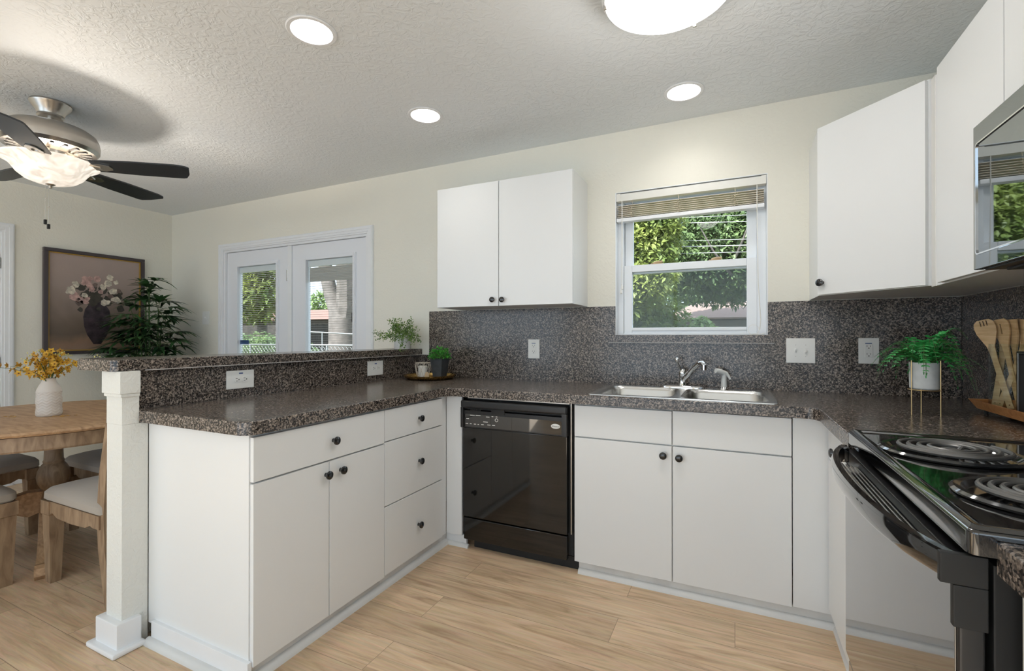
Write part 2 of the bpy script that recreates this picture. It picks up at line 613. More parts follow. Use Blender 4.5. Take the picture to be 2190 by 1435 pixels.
# ceiling with three round holes for the recessed lights
CANS = [(-1.585, -1.505), (-1.598, -.695), (-.236, -.333)]
struct(MB().prism([(XL - T, YR - T), (XE + T, YR - T), (XE + T, YB + T), (XL - T, YB + T)], ZC, ZC + .012, [circ(x, y, .084, 40)[::-1] for x, y in CANS]),
       'ceiling', M['ceiling'], 'pale grey textured ceiling with recessed lights', 'ceiling')
# back wall with window and French door openings
WX0, WX1, WZ0, WZ1 = -.667, .164, 1.215, 2.099
DX0, DX1, DZ1 = -4.475, -2.655, 2.045
mb = MB()
for x0, x1, z0, z1 in ((XL - T, DX0, 0, ZC), (DX0, DX1, DZ1, ZC), (DX1, WX0, 0, ZC), (WX0, WX1, 0, WZ0 - .045), (WX0, WX1, WZ1, ZC), (WX1, XR + T, 0, ZC)):
    mb.box(x0, x1, YB, YB + T, z0, z1)
struct(mb, 'wall_back', M['wall'], 'cream textured back wall holding the sink window and French doors', 'wall')
mb = MB()
LD0, LD1, LDZ = -2.115, -1.265, 2.05       # door opening in the left wall
for y0, y1, z0, z1 in ((YR - T, LD0, 0, ZC), (LD0, LD1, LDZ, ZC), (LD1, YB, 0, ZC)):
    mb.box(XL - T, XL, y0, y1, z0, z1)
struct(mb, 'wall_left', M['wall'], 'cream dining wall with the framed painting', 'wall')
struct(MB().box(XR, XR + T, YE, YB, 0, ZC).box(XR + T, XE + T, YE, YE + T, 0, ZC).box(XE, XE + T, YR - T, -5.0, 0, ZC).box(XE, XE + T, -3.62, YE, 0, ZC).box(XE, XE + T, -5.0, -3.62, 0, .25).box(XE, XE + T, -5.0, -3.62, 2.36, ZC), 'wall_right', M['wall'], 'right wall behind the range and microwave', 'wall')
# rear wall (behind the camera); wide window openings added to light the room
mb = MB()
RO = [(-5.0, -2.7), (-2.2, .4), (.8, 3.05)]
RZ0, RZ1 = .10, 2.36
xs = [XL - T] + [v for r in RO for v in r] + [XE + T]
for i in range(0, len(xs), 2):
    mb.box(xs[i], xs[i + 1], YR - T, YR, 0, ZC)
for a, b_ in RO:
    mb.box(a, b_, YR - T, YR, 0, RZ0).box(a, b_, YR - T, YR, RZ1, ZC)
struct(mb, 'wall_rear', M['wall'], 'cream wall behind the camera with three wide added windows', 'wall')
for k, (a, b_) in enumerate(RO):
    mb = MB()
    for x in (a, (a + b_) / 2 - .03, b_ - .06):
        mb.box(x, x + .06, YR - .1, YR - .04, RZ0, RZ1)
    mb.box(a, b_, YR - .1, YR - .04, RZ0, RZ0 + .06).box(a, b_, YR - .1, YR - .04, RZ1 - .06, RZ1)
    w = struct(mb, 'window_%d' % (k + 2), M['vinyl'], ('added wide daylight window behind the camera on the dining side', 'added wide daylight window behind the camera on the kitchen side', 'added wide daylight window behind the camera at the far right')[k], 'window')
    MB().box(a, b_, YR - .075, YR - .071, RZ0, RZ1).build('pane', M['glass'], w)

w = struct(MB().box(XE + .05, XE + .11, -5.0, -4.94, .25, 2.36).box(XE + .05, XE + .11, -3.68, -3.62, .25, 2.36).box(XE + .05, XE + .11, -4.94, -3.68, .25, .31).box(XE + .05, XE + .11, -4.94, -3.68, 2.30, 2.36), 'window_5', M['vinyl'], 'added daylight side window behind the camera in the right end wall', 'window')  # unseen side window, added for cool sky light on the peninsula fronts
MB().box(XE + .078, XE + .082, -4.94, -3.68, .31, 2.30).build('pane', M['glass'], w)

# half wall carrying the bar, with its boxed end post
mb = MB().box(-2.235, -2.162, -1.85, -.001, 0, 1.072).box(-2.235, -2.125, -1.92, -1.8295, 0, .866, .003).box(-2.235, -2.125, -1.92, -1.8625, .866, 1.072)
hw = mb.build('wall_peninsula', M['post'], kind='structure', label='cream half wall with boxed end post under the raised bar', cat='half wall')
mb = MB()
for z0, z1, e in ((.985, 1.072, .012), (.972, .985, .007)):
    mb.box(-2.235 - e, -2.125 + e, -1.92 - e, -1.862, z0, z1, .003)
mb.build('post_cap', M['post'], hw)
mb = MB().box(-2.26, -2.105, -1.945, -1.86, 0, .115, .006).box(-2.26, -2.235, -1.86, -.002, 0, .115)
mb.build('skirting', M['trim'], hw)
MB().box(-2.282, -2.083, -1.967, -1.855, 0, .022, .008).build('shoe_moulding', M['trim'], hw)

# baseboards
struct(MB().box(XL, XL + .015, LD1 + .07, YB, 0, .10, .004).box(XL, XL + .015, YR, LD0 - .07, 0, .10, .004), 'baseboard_left', M['trim'], 'white baseboard along the dining wall', 'baseboard', True)
struct(MB().box(XL + .015, DX0 - .07, YB - .015, YB, 0, .10, .004).box(DX1 + .07, -2.24, YB - .015, YB, 0, .10, .004), 'baseboard_back', M['trim'], 'white baseboard below the French doors wall', 'baseboard', True)
struct(MB().box(XL, XE, YR, YR + .015, 0, .10, .004), 'baseboard_rear', M['trim'], 'white baseboard along the wall behind the camera', 'baseboard', True)


def moulding(mb, pts, w, d, axis):
    """door casing: three stepped strips around an opening, drawn in the wall plane"""
    return mb


def casing(u0, u1, z1, w, put):
    """stepped casing round a doorway; put(u0,u1,z0,z1,depth) adds one box"""
    for e0, e1, dp in ((0, w, .012), (w * .22, w * .95, .018), (w * .55, w * .85, .022)):
        put(u0 - e1, u0 - e0, 0, z1 + e1, dp)
        put(u1 + e0, u1 + e1, 0, z1 + e1, dp)
        put(u0 - e0, u1 + e0, z1 + e0, z1 + e1, dp)


# --- door_2: hinged white door in the left wall, at the photo's left edge
mb = MB()
casing(LD0, LD1, LDZ, .075, lambda a, b_, c, d, dp: mb.box(XL, XL + dp, a, b_, c, d, .002))
d2 = thing('door_2', 'white interior door with brass-toned hinge beside the painting', 'door', (XL, LD0, 0), kind='structure')
mb.build('door_casing', M['trim'], d2)
MB().box(XL - .05, XL - .012, LD0 + .02, LD1 - .012, .012, LDZ - .012, .002).build('door_slab', M['doorp'], d2)
MB().box(XL - .12, XL - .0, LD1 - .012, LD1, 0, LDZ).box(XL - .12, XL, LD0, LD0 + .02, 0, LDZ).box(XL - .12, XL, LD0 + .02, LD1 - .012, LDZ - .012, LDZ).build('jamb', M['trim'], d2)
for z in (.25, 1.0, 1.80):
    MB().cyl((XL + .004, LD1 - .012, z - .045), .007, .09, 12).box(XL - .008, XL + .001, LD1 - .05, LD1 - .014, z - .045, z + .045).build('hinge', M['nickel'], d2)

# --- door_1: pair of French doors with blinds inside the glass
d1 = thing('door_1', 'white French doors with blinds between the panes', 'door', (DX0, 0, 0), kind='structure')
mb = MB()
casing(DX0 + .005, DX1 - .005, DZ1 - .008, .062, lambda a, b_, c, d, dp: mb.box(a, b_, -dp, 0, c, d, .002))
mb.build('door_casing', M['trim'], d1)
MB().box(DX0, DX0 + .027, -.0, .12, 0, DZ1).box(DX1 - .027, DX1, 0, .12, 0, DZ1).box(DX0 + .027, DX1 - .027, 0, .12, DZ1 - .027, DZ1).box(-3.592, -3.544, .005, .12, 0, DZ1 - .027, .003).build('jamb', M['trim'], d1)
for nm, x0, x1, gx0, gx1 in (('door_leaf', DX0 + .03, -3.594, -4.281, -3.749), ('door_leaf', -3.542, DX1 - .03, -3.37, -2.833)):
    gz0, gz1, y0, y1 = .26, 1.872, .02, .062
    mb = MB().box(x0, gx0, y0, y1, .01, 2.015).box(gx1, x1, y0, y1, .01, 2.015).box(gx0, gx1, y0, y1, .01, gz0).box(gx0, gx1, y0, y1, gz1, 2.015)
    lf = mb.build('door_leaf', M['doorp'], d1, smooth=False)
    OFF[lf.name] = OFF[d1.name]
    mb = MB()
    for e, dp in ((.030, .008), (.018, .013)):
        mb.box(gx0 - e, gx0 - e + .018, y0 - dp, y0, gz0 - e, gz1 + e, .002).box(gx1 + e - .018, gx1 + e, y0 - dp, y0, gz0 - e, gz1 + e, .002)
        mb.box(gx0 - e + .018, gx1 + e - .018, y0 - dp, y0, gz1 + e - .018, gz1 + e, .002).box(gx0 - e + .018, gx1 + e - .018, y0 - dp, y0, gz0 - e, gz0 - e + .018, .002)
    mb.build('glazing_bead', M['doorp'], lf)
    MB().box(gx0, gx1, .030, .033, gz0, gz1).build('pane', M['glass'], lf)
    MB().box(gx0, gx1, .034, .060, gz1 - .055, gz1 - .004).build('blind_rail', M['trim'], lf)
    mb = MB()
    right = gx0 > -3.5
    if right:      # part-raised: slats bunched at the top, thin level slats below
        z = gz1 - .062
        while z > gz1 - .175:
            mb.box(gx0 + .012, gx1 - .008, .040, .054, z - .0112, z - .001); z -= .0122
        zl = z
        while zl > gz0 + .01:
            mb.box(gx0 + .012, gx1 - .008, .040, .054, zl - .0016, zl); zl -= .0205
    else:
        z = gz1 - .066
        while z > gz0 + .01:
            mb.box(gx0 + .012, gx1 - .008, .040, .054, z - .0044, z); z -= .0175
    mb.build('blind_slats', M['dslat'], lf, smooth=False, kind='stuff')
    MB().box(gx1 - .014, gx1 - .002, .022, .029, 1.50, 1.53).box(gx1 - .02, gx1 - .002, .020, .029, 1.33, 1.405).build('blind_slider', M['blackm'], lf, label='dark blind slider')
    if not right:
        MB().box(gx0 + .004, gx0 + .13, .0335, .0345, 1.135, 1.175).build('sticker', M['blue'], lf, label='dark blue sticker on the glass')
for z in (.25, 1.02, 1.755):
    MB().cyl((-3.597, .012, z - .05), .007, .10, 10).box(-3.62, -3.574, .016, .021, z - .05, z + .05).build('hinge', M['steel'], d1)

# --- window_1: single-hung vinyl window over the sink
w1 = thing('window_1', 'white single-hung window over the sink', 'window', (WX0, 0, WZ0), kind='structure')
MB().box(WX0, WX0 + .004, 0, T, WZ0, WZ1).box(WX1 - .004, WX1, 0, T, WZ0, WZ1).box(WX0 + .004, WX1 - .004, 0, T, WZ1 - .004, WZ1).build('reveal', M['vinyl'], w1)
fo0, fo1 = WX0 + .004, WX1 - .004
MB().box(fo0, fo0 + .034, .055, .135, WZ0, WZ1 - .004, .002).box(fo1 - .045, fo1, .055, .135, WZ0, WZ1 - .004, .002).box(fo0 + .034, fo1 - .045, .055, .135, WZ1 - .05, WZ1 - .004, .002).box(fo0 + .034, fo1 - .045, .055, .135, WZ0, WZ0 + .012, .002).build('window_frame', M['vinyl'], w1)


def sash(x0, x1, y0, y1, z0, z1, gx0, gx1, gz0, gz1, name):
    mb = MB().box(x0, gx0, y0, y1, z0, z1, .003).box(gx1, x1, y0, y1, z0, z1, .003).box(gx0, gx1, y0, y1, gz1, z1, .003).box(gx0, gx1, y0, y1, z0, gz0, .003)
    s = mb.build(name, M['vinyl'], w1)
    MB().box(gx0, gx1, (y0 + y1) / 2 - .002, (y0 + y1) / 2 + .002, gz0, gz1).build('pane', M['glass'], s)
    return s


MB().box(-.60, .10, .128, .1285, 1.23, 1.64).build('insect_screen', screen('insect screen', (.40, .42, .40), .07), w1, smooth=False)
ls = sash(-.627, .115, .062, .092, 1.224, 1.652, -.577, .063, 1.262, 1.609, 'lower_sash')
MB().box(-.578, .064, .056, .063, 1.243, 1.262, .003).build('lift_rail', M['vinyl'], ls)
us = sash(-.627, .115, .096, .126, 1.60, WZ1 - .05, -.577, .064, 1.63, WZ1 - .07, 'upper_sash')
for x in (-.43, -.10):
    MB().box(x - .035, x + .035, .064, .088, 1.652, 1.657, .002).tube([(x - .02, .075, 1.657), (x + .0, .075, 1.664), (x + .034, .070, 1.666)], [.008, .007, .005], 8).build('sash_lock', M['tag'], ls, label='small tan sash lock')
sl = MB().box(-.706, .195, -.028, .0, 1.172, 1.215, .002).box(WX0, WX1, .0, .13, 1.172, 1.215).build('window_sill', M['granite'], w1)
MB().box(-.704, .193, -.0295, -.027, 1.169, 1.1725).build('edge_strip', M['edge'], sl)

# ------------------------------------------------------------------ worktops, backsplashes
SX0, SX1, SY0, SY1 = -.672, .172, -.605, -.052       # sink rim
hole = [(SX0 + .012, SY0 + .012), (SX1 - .012, SY0 + .012), (SX1 - .012, SY1 - .012), (SX0 + .012, SY1 - .012)]
poly = [(-2.149, -1.862)]
r = .055
poly += [(-1.484 - r + r * math.cos(R(a)), -1.862 + r + r * math.sin(R(a))) for a in (-90, -70, -50, -30, -15, 0)]
poly += [(-1.484, -.672), (-1.452, -.640), (.270, -.640), (.289, -.650), (.308, -.685), (.308, -1.2015), (.9715, -1.2015), (.9715, -.0005), (-2.149, -.0005)]
ct = thing('countertop', 'dark speckled laminate worktop running from the peninsula past the sink to the range', 'countertop', (-1.0, -.3, .868))
MB().prism(poly, .868, ZT, [hole[::-1]], bev=.004).build('worktop', M['granite'], ct)
MB().prism([(.336, -3.3), (.9715, -3.3), (.9715, -2.008), (.336, -2.008)], .868, ZT, bev=.004).build('countertop', M['granite'], loc=(.65, -2.6, .868), label='short dark speckled worktop on the near side of the range', cat='countertop')

bt = thing('bar_top', 'raised speckled laminate bar top on the half wall', 'bar top', (-2.26, -1.0, 1.072))
r = .03
bp_ = [(-2.395, -1.948)]
bp_ += [(-2.128 - r + r * math.cos(R(a)), -1.948 + r + r * math.sin(R(a))) for a in (-90, -65, -40, -20, 0)]
bp_ += [(-2.128, -.0005), (-2.395, -.0005)]
MB().prism(bp_, 1.0725, 1.117, bev=.003).build('bar_slab', M['granite'], bt)
MB().box(-2.1295, -2.1262, -1.84, -.001, 1.0705, 1.0745).build('edge_strip', M['edge'], bt, label='thin pale strip under the bar edge')
MB().box(-2.162, -2.149, -1.848, -.0006, ZT, 1.0725).box(-2.162, -2.149, -1.86, -1.848, .868, 1.0725).build('backsplash_panel', M['granite'], label='low speckled backsplash between the peninsula worktop and the bar', cat='backsplash', smooth=False, loc=(-2.155, -.9, ZT))
mb = MB()
for x0, x1, z0, z1 in ((-2.1485, -2.061, ZT, 1.0722), (-2.061, WX0, ZT, 1.395), (WX0, WX1, ZT, 1.17), (WX1, .968, ZT, 1.395)):
    mb.box(x0, x1, -.006, -.0004, z0, z1)
mb.build('backsplash_panel', M['granite'], label='tall speckled backsplash behind the sink below the window', cat='backsplash', smooth=False, loc=(-.5, -.003, ZT))
mb = MB().box(.966, .9716, -2.9, -.007, ZT, 1.395)
bs = mb.build('backsplash_panel', M['granite'], label='speckled backsplash on the right wall behind the utensil jar', cat='backsplash', smooth=False, loc=(.969, -1, ZT))
MB().box(.9645, .9665, -.0085, -.006, ZT, 1.395).build('corner_seam', M['blackm'], bs)


# ------------------------------------------------------------------ knobs and cabinets
def knob(parent, p, n):
    """round black mushroom knob on a door; n is the outward direction"""
    rot = Vector((0, 0, 1)).rotation_difference(Vector(n)).to_matrix().to_4x4()
    return MB().lathe([(0, 0), (.0085, 0), (.0075, .004), (.0062, .010), (.0085, .014), (.0155, .0165), (.0175, .020), (.0165, .025), (.011, .0285), (.0055, .0295), (0, .0298)], 20, p, rot).build('knob', M['knob'], parent)


def front(parent, name, axis, a0, a1, z0, z1, face, th=.018, sgn=1, kn=None, g=.0016):
    """a flat door or drawer front; axis 'y' lies in a plane of constant Y, 'x' of constant X"""
    mb = MB()
    if axis == 'y':
        mb.box(a0 + g, a1 - g, face, face + th, z0 + g, z1 - g, .0022)
        n = (0, -1, 0)
    elif axis == 'x+':
        mb.box(face - th, face, a0 + g, a1 - g, z0 + g, z1 - g, .0022)
        n = (1, 0, 0)
    else:
        mb.box(face, face + th, a0 + g, a1 - g, z0 + g, z1 - g, .0022)
        n = (-1, 0, 0)
    o = mb.build(name, M['white'], parent)
    if kn:
        p = (kn[0], face, kn[1]) if axis == 'y' else (face, kn[0], kn[1])
        knob(o, p, n)
    return o


ZD0, ZD1 = .062, .858
# peninsula cabinet with one wide drawer over two doors
c = thing('base_cabinet', 'white peninsula base cabinet with one wide drawer over two doors', 'cabinet', (-1.8, -1.49, 0))
MB().box(-2.1245, -1.5185, -1.829, -1.154, .062, .866, .002).build('body', M['white'], c)
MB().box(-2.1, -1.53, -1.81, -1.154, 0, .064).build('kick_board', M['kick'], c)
front(c, 'drawer', 'x+', -1.826, -1.152, .699, ZD1, -1.50, kn=(-1.468, .777))
front(c, 'door', 'x+', -1.826, -1.488, ZD0, .696, -1.50, kn=(-1.507, .645))
front(c, 'door', 'x+', -1.488, -1.152, ZD0, .696, -1.50, kn=(-1.429, .646))
MB().box(-2.08, -1.505, -1.842, -1.826, 0, .085, .002).build('end_skirting', M['trim'], c)
c = thing('base_cabinet', 'white peninsula base cabinet with a stack of three drawers', 'cabinet', (-1.8, -.9, 0))
MB().box(-2.15, -1.5185, -1.153, -.60, .062, .866, .002).build('body', M['white'], c)
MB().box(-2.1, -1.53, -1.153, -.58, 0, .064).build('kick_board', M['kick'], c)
front(c, 'drawer', 'x+', -1.152, -.664, .705, ZD1, -1.50, kn=(-.884, .778))
front(c, 'drawer', 'x+', -1.152, -.664, .397, .703, -1.50, kn=(-.884, .554))
front(c, 'drawer', 'x+', -1.152, -.664, .068, .395, -1.50, kn=(-.890, .222))
# corner filler between the drawers and the dishwasher
f = thing('filler_panel', 'narrow white filler panel at the inside corner left of the dishwasher', 'panel', (-1.46, -.6, 0))
MB().box(-1.517, -1.412, -.600, -.582, .068, .866, .001).build('panel', M['white'], f)
MB().box(-1.528, -1.392, -.582, -.5655, 0, .0675).build('kick_board', M['trim'], f)
# sink base
c = thing('sink_cabinet', 'white sink base cabinet with two false drawer fronts over two doors', 'cabinet', (-.26, -.4, 0))
MB().box(-.745, -.742 + .016, -.582, -.02, .062, .866).box(.205, .219, -.582, -.02, .062, .866).box(-.73, .206, -.582, -.02, .062, .08).box(-.73, .206, -.582, -.565, .08, .866).build('body', M['white_in'], c)
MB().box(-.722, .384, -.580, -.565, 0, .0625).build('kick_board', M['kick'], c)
front(c, 'drawer_front', 'y', -.742, -.2645, .697, ZD1, -.60)
front(c, 'drawer_front', 'y', -.2635, .2205, .697, .861, -.60)
front(c, 'door', 'y', -.742, -.2645, ZD0 - .004, .694, -.60, kn=(-.303, .648))
front(c, 'door', 'y', -.2635, .2205, ZD0 - .004, .694, -.60, kn=(-.232, .644))
f = thing('filler_panel', 'tall white filler panel between the sink cabinet and the range side cabinet', 'panel', (.29, -.6, 0))
MB().box(.2225, .3645, -.600, -.582, .064, .864, .001).build('panel', M['white'], f)
# narrow cabinet between the corner and the range, facing the camera's left
c = thing('base_cabinet', 'narrow white base cabinet with one drawer, tight beside the range', 'cabinet', (.65, -.9, 0))
MB().box(.366, .966, -1.198, -.603, .09, .866, .001).build('body', M['white_in'], c)
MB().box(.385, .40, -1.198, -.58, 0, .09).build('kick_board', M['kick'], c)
front(c, 'drawer', 'x-', -1.196, -.610, .709, ZD1, .347, kn=(-.806, .77))
front(c, 'door', 'x-', -1.196, -.610, .092, .706, .347)
# near cabinet beside the range
c = thing('base_cabinet', 'white base cabinet at the right edge on the near side of the range', 'cabinet', (.65, -2.6, 0))
MB().box(.376, .966, -3.29, -2.012, .09, .866, .001).build('body', M['white'], c)
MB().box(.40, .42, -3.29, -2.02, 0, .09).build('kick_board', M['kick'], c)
front(c, 'drawer', 'x-', -2.62, -2.016, .709, ZD1, .3575)
front(c, 'door', 'x-', -2.62, -2.016, .092, .706, .3575)


# quarter-round shoe mouldings on the floor
def quarter(mb, p0, p1, out, r=.02):
    p0 = Vector(p0); p1 = Vector(p1); out = Vector(out).normalized()
    prof = [(0, 0)] + [(r * math.cos(R(a)), r * math.sin(R(a))) for a in (0, 22, 45, 68, 90)]
    L = [[tuple(p + out * u + Vector((0, 0, v))) for u, v in prof] for p in (p0, p1)]
    return mb.loft(L, True, True, True)


mb = MB()
quarter(mb, (-1.53, -1.84, 0), (-1.53, -.586, 0), (1, 0, 0), .026)
quarter(mb, (-1.53, -.582, 0), (-1.374, -.582, 0), (0, -1, 0))
quarter(mb, (-.722, -.580, 0), (.385, -.580, 0), (0, -1, 0), .024)
quarter(mb, (-2.09, -1.842, 0), (-1.505, -1.842, 0), (0, -1, 0), .024)
quarter(mb, (.385, -1.198, 0), (.385, -.58, 0), (-1, 0, 0), .022)
mb.build('trim_1', M['shoe'], kind='structure', label='white quarter-round moulding at the foot of the base cabinets', cat='moulding')

# upper cabinets
c = thing('wall_cabinet', 'white two-door wall cabinet hanging left of the window', 'cabinet', (-1.31, 0, 1.397))
MB().box(-1.782, -.845, -.289, -.0005, 1.398, 2.181, .0015).build('body', M['white'], c)
front(c, 'door', 'y', -1.783, -1.326, 1.397, 2.181, -.3075, kn=(-1.362, 1.437))
front(c, 'door', 'y', -1.324, -.844, 1.397, 2.181, -.3075, kn=(-1.294, 1.435))

c = thing('corner_cabinet', 'white diagonal wall cabinet with one door in the right corner', 'cabinet', (.8, -.1, 1.397))
A_ = Vector((.357, -.300, 0)); B_ = Vector((.668, -.626, 0))
MB().prism([(.357, -.0005), (.357, -.300), (.668, -.626), (.9712, -.626), (.9712, -.0005)], 1.398, 2.181).build('body', M['white'], c, smooth=False)
dv = (B_ - A_).normalized(); nv = Vector((dv.y, -dv.x, 0))
if nv.y > 0: nv = -nv
q = [A_ + dv * .010, B_ - dv * .004]
pl = [q[0], q[1], q[1] + nv * .018, q[0] + nv * .018]
dr = MB().prism([(p.x, p.y) for p in pl], 1.401, 2.176).build('door', M['white'], c)
kp = A_ + dv * .034 + nv * .018
knob(dr, (kp.x, kp.y, 1.455), tuple(nv))

c = thing('wall_cabinet', 'tall white wall cabinet between the corner cabinet and the microwave', 'cabinet', (.82, -.9, 1.397))
MB().box(.6745, .9712, -1.198, -.632, 1.394, 2.174, .0015).build('body', M['white'], c)
MB().box(.672, .690, -.668, -.629, 1.393, 2.176, .001).build('stile', M['white_in'], c)
front(c, 'door', 'x-', -1.197, -.735, 1.397, 2.172, .656)
c = thing('wall_cabinet', 'white wall cabinet above the microwave', 'cabinet', (.82, -1.59, 1.80))
MB().box(.6745, .9712, -1.984, -1.2, 1.80, 2.174, .0015).build('body', M['white'], c)
front(c, 'door', 'x-', -1.592, -1.199, 1.803, 2.172, .656)
front(c, 'door', 'x-', -1.985, -1.593, 1.803, 2.172, .656)

# ------------------------------------------------------------------ dishwasher
dw = thing('dishwasher', 'black built-in dishwasher under the worktop', 'dishwasher', (-1.08, -.35, 0))
X0, X1 = -1.402, -.772
MB().box(X0 + .012, -.752, -.575, -.03, .072, .862).build('body', M['blackm'], dw)
MB().box(X0 + .03, -.768, -.597, -.575, .857, .864).box(-.7605, -.7555, -.598, -.57, .19, .864).build('trim_strip', M['nickel'], dw, label='thin metal trim at the top and right edge')
cp = MB().box(X0, X1, -.634, -.575, .806, .849, .010, 3).box(X0, X0 + .016, -.632, -.575, .694, .81, .003).box(X1 - .028, X1, -.632, -.575, .694, .81, .003).box(X0 + .016, X1 - .028, -.616, -.575, .694, .79, .001).build('control_panel', M['blackp'], dw)
MB().box(X0 + .018, X1 - .03, -.6175, -.6155, .700, .770, .0005).build('control_face', M['blackg'], cp)
MB().box(-1.21, -1.13, -.621, -.610, .779, .806).box(X0 + .02, X1 - .03, -.615, -.600, .800, .8075).build('latch_recess', M['dark'], cp)
mb = MB()
for k in range(11):
    mb.box(-1.345 + k * .0062, -1.342 + k * .0062, -.618, -.6155, .790, .803)
mb.build('vent', M['dark'], cp)
for x, w, z in ((-1.372, .018, .744), (-1.346, .030, .7645), (-1.31, .03, .7655), (-1.376, .016, .716), (-1.348, .011, .716), (-1.322, .014, .716), (-1.298, .009, .716), (-1.275, .016, .717), (-1.262, .028, .733), (-1.236, .020, .718), (-1.207, .018, .718), (-1.245, .022, .7615), (-1.2095, .010, .766), (-1.184, .010, .766)):
    MB().box(x, x + w, -.6182, -.6174, z - .0016, z + .0016).build('control_mark', M['plastic'], cp)
MB().cyl((-1.2045, -.6174, .748), .0085, .001, 20, axis='Y').build('button', M['plastic'], cp, label='round white start button')
MB().prism(circ(0, 0, .0095, 24), 0, .0008, [circ(0, 0, .0072, 24)[::-1]], Matrix.Translation((-1.179, -.6182, .748)) @ Matrix.Rotation(PI / 2, 4, 'X')).build('button', M['plastic'], cp, label='round ring-shaped cancel button')
bd = MB().lathe([(0, 0), (.0245, 0), (.0255, .001), (.0235, .0022), (0, .0024)], 32, (-.836, -.6174, .7425), Matrix.Rotation(PI / 2, 4, 'X') @ Matrix.Scale(.5, 4, (0, 1, 0))).build('badge', M['plastic'], cp, label='white oval maker badge')
tx = bpy.data.curves.new('badge_text', 'FONT'); tx.body = 'Whirlpool'; tx.size = .0098; tx.extrude = .0002; tx.align_x = 'CENTER'; tx.align_y = 'CENTER'; tx.shear = .2
to = bpy.data.objects.new('badge_text', tx)
tm = bpy.data.meshes.new_from_object(to)
bpy.data.objects.remove(to)
tm.materials.append(M['blackm'])
lt = bpy.data.objects.new('lettering', tm); COL.objects.link(lt)
lt.parent = bd
lt.location = Vector((-.836, -.6202, .7425)) - OFF[dw.name]
lt.rotation_euler = (PI / 2, 0, 0)
MB().box(X0 + .004, X1 - .004, -.612, -.575, .188, .692, .004).build('door', M['blackdw'], dw)
MB().box(X0 + .006, X1 - .006, -.607, -.575, .055, .180, .006).build('access_panel', M['blackdw'], dw)
MB().box(X0 + .05, -.728, -.56, -.54, 0, .062).build('toe_kick', M['blackm'], dw)

# ------------------------------------------------------------------ sink, faucet, sprayer
sk = thing('sink', 'stainless steel double-bowl sink set into the worktop', 'sink', (-.25, -.33, ZT))
b1 = rrect(-.645, -.272, -.572, -.150, .06, 6)
b2 = rrect(-.236, .140, -.572, -.150, .06, 6)
rim = rrect(SX0, SX1, SY0, SY1, .02, 4)
mb = MB().prism(rim, ZT, ZT + .004, [b1[::-1], b2[::-1]], bev=.003)
mb.build('rim', M['steel'], sk)
for bx0, bx1 in ((-.645, -.272), (-.236, .140)):
    L = []
    for e, z, r_ in ((0, .919, .06), (.004, .914, .06), (.010, .90, .06), (.016, .775, .055), (.030, .752, .05), (.06, .747, .04)):
        L.append([(x, y, z) for x, y in rrect(bx0 + e, bx1 - e, -.572 + e, -.150 - e, r_, 6)])
    bo = MB().loft(L, True, False, True).build('bowl', M['steel'], sk)
    MB().lathe([(0, 0), (.018, 0), (.03, .003), (.042, .004), (.045, .001)], 24, ((bx0 + bx1) / 2, -.35, .7475)).build('drain', M['chrome'], bo)
fc = thing('faucet', 'chrome single-lever kitchen faucet on the sink ledge', 'faucet', (-.265, -.102, ZT + .004))
pr0 = [(-.265 + .125 * math.copysign(abs(math.cos(a)) ** .8, math.cos(a)), -.102 + .033 * math.copysign(abs(math.sin(a)) ** .9, math.sin(a))) for a in [2 * PI * i / 40 for i in range(40)]]
L = [[(-.265 + (x + .265) * s_, -.102 + (y + .102) * s_, ZT + .004 + z) for x, y in pr0] for s_, z in ((1, 0), (.99, .006), (.9, .011), (.6, .015))]
MB().loft(L, True, True, True).build('base_plate', M['chrome'], fc)
MB().lathe([(.023, 0), (.021, .01), (.0175, .03), (.0175, .058), (.021, .064), (.021, .072), (.019, .084), (.013, .093), (0, .096)], 24, (-.265, -.102, ZT + .016)).build('body', M['chrome'], fc)
MB().tube([(-.262, -.104, .955), (-.252, -.125, .975), (-.190, -.232, 1.046), (-.168, -.262, 1.066), (-.150, -.286, 1.068), (-.142, -.298, 1.060)], [.014, .0135, .012, .0125, .013, .012], 14).cyl((-.142, -.298, 1.034), .0125, .026, 18).build('spout', M['chrome'], fc)
MB().tube([(-.268, -.104, .995), (-.275, -.112, 1.02), (-.288, -.122, 1.058), (-.291, -.125, 1.068)], [.011, .008, .005, .005], 10).sphere((-.292, -.126, 1.078), .0125, 16).build('lever', M['chrome'], fc)
sp_ = thing('sprayer', 'white side sprayer standing right of the faucet', 'sprayer', (-.052, -.102, ZT + .004))
MB().lathe([(.026, 0), (.025, .006), (.019, .013), (.017, .015)], 24, (-.052, -.102, ZT + .004)).build('base_ring', M['chrome'], sp_)
MB().tube([(-.052, -.102, .933), (-.052, -.103, .965), (-.051, -.105, .995), (-.054, -.108, 1.008), (-.068, -.118, 1.017), (-.092, -.134, 1.022)], [.0165, .0145, .0125, .0145, .0145, .0135], 14).build('head', M['plastic'], sp_)
MB().tube([(-.060, -.110, 1.020), (-.040, -.104, 1.010), (-.028, -.104, .990), (-.021, -.104, .975)], [.007, .008, .007, .005], 8).build('trigger', M['plastic'], sp_)


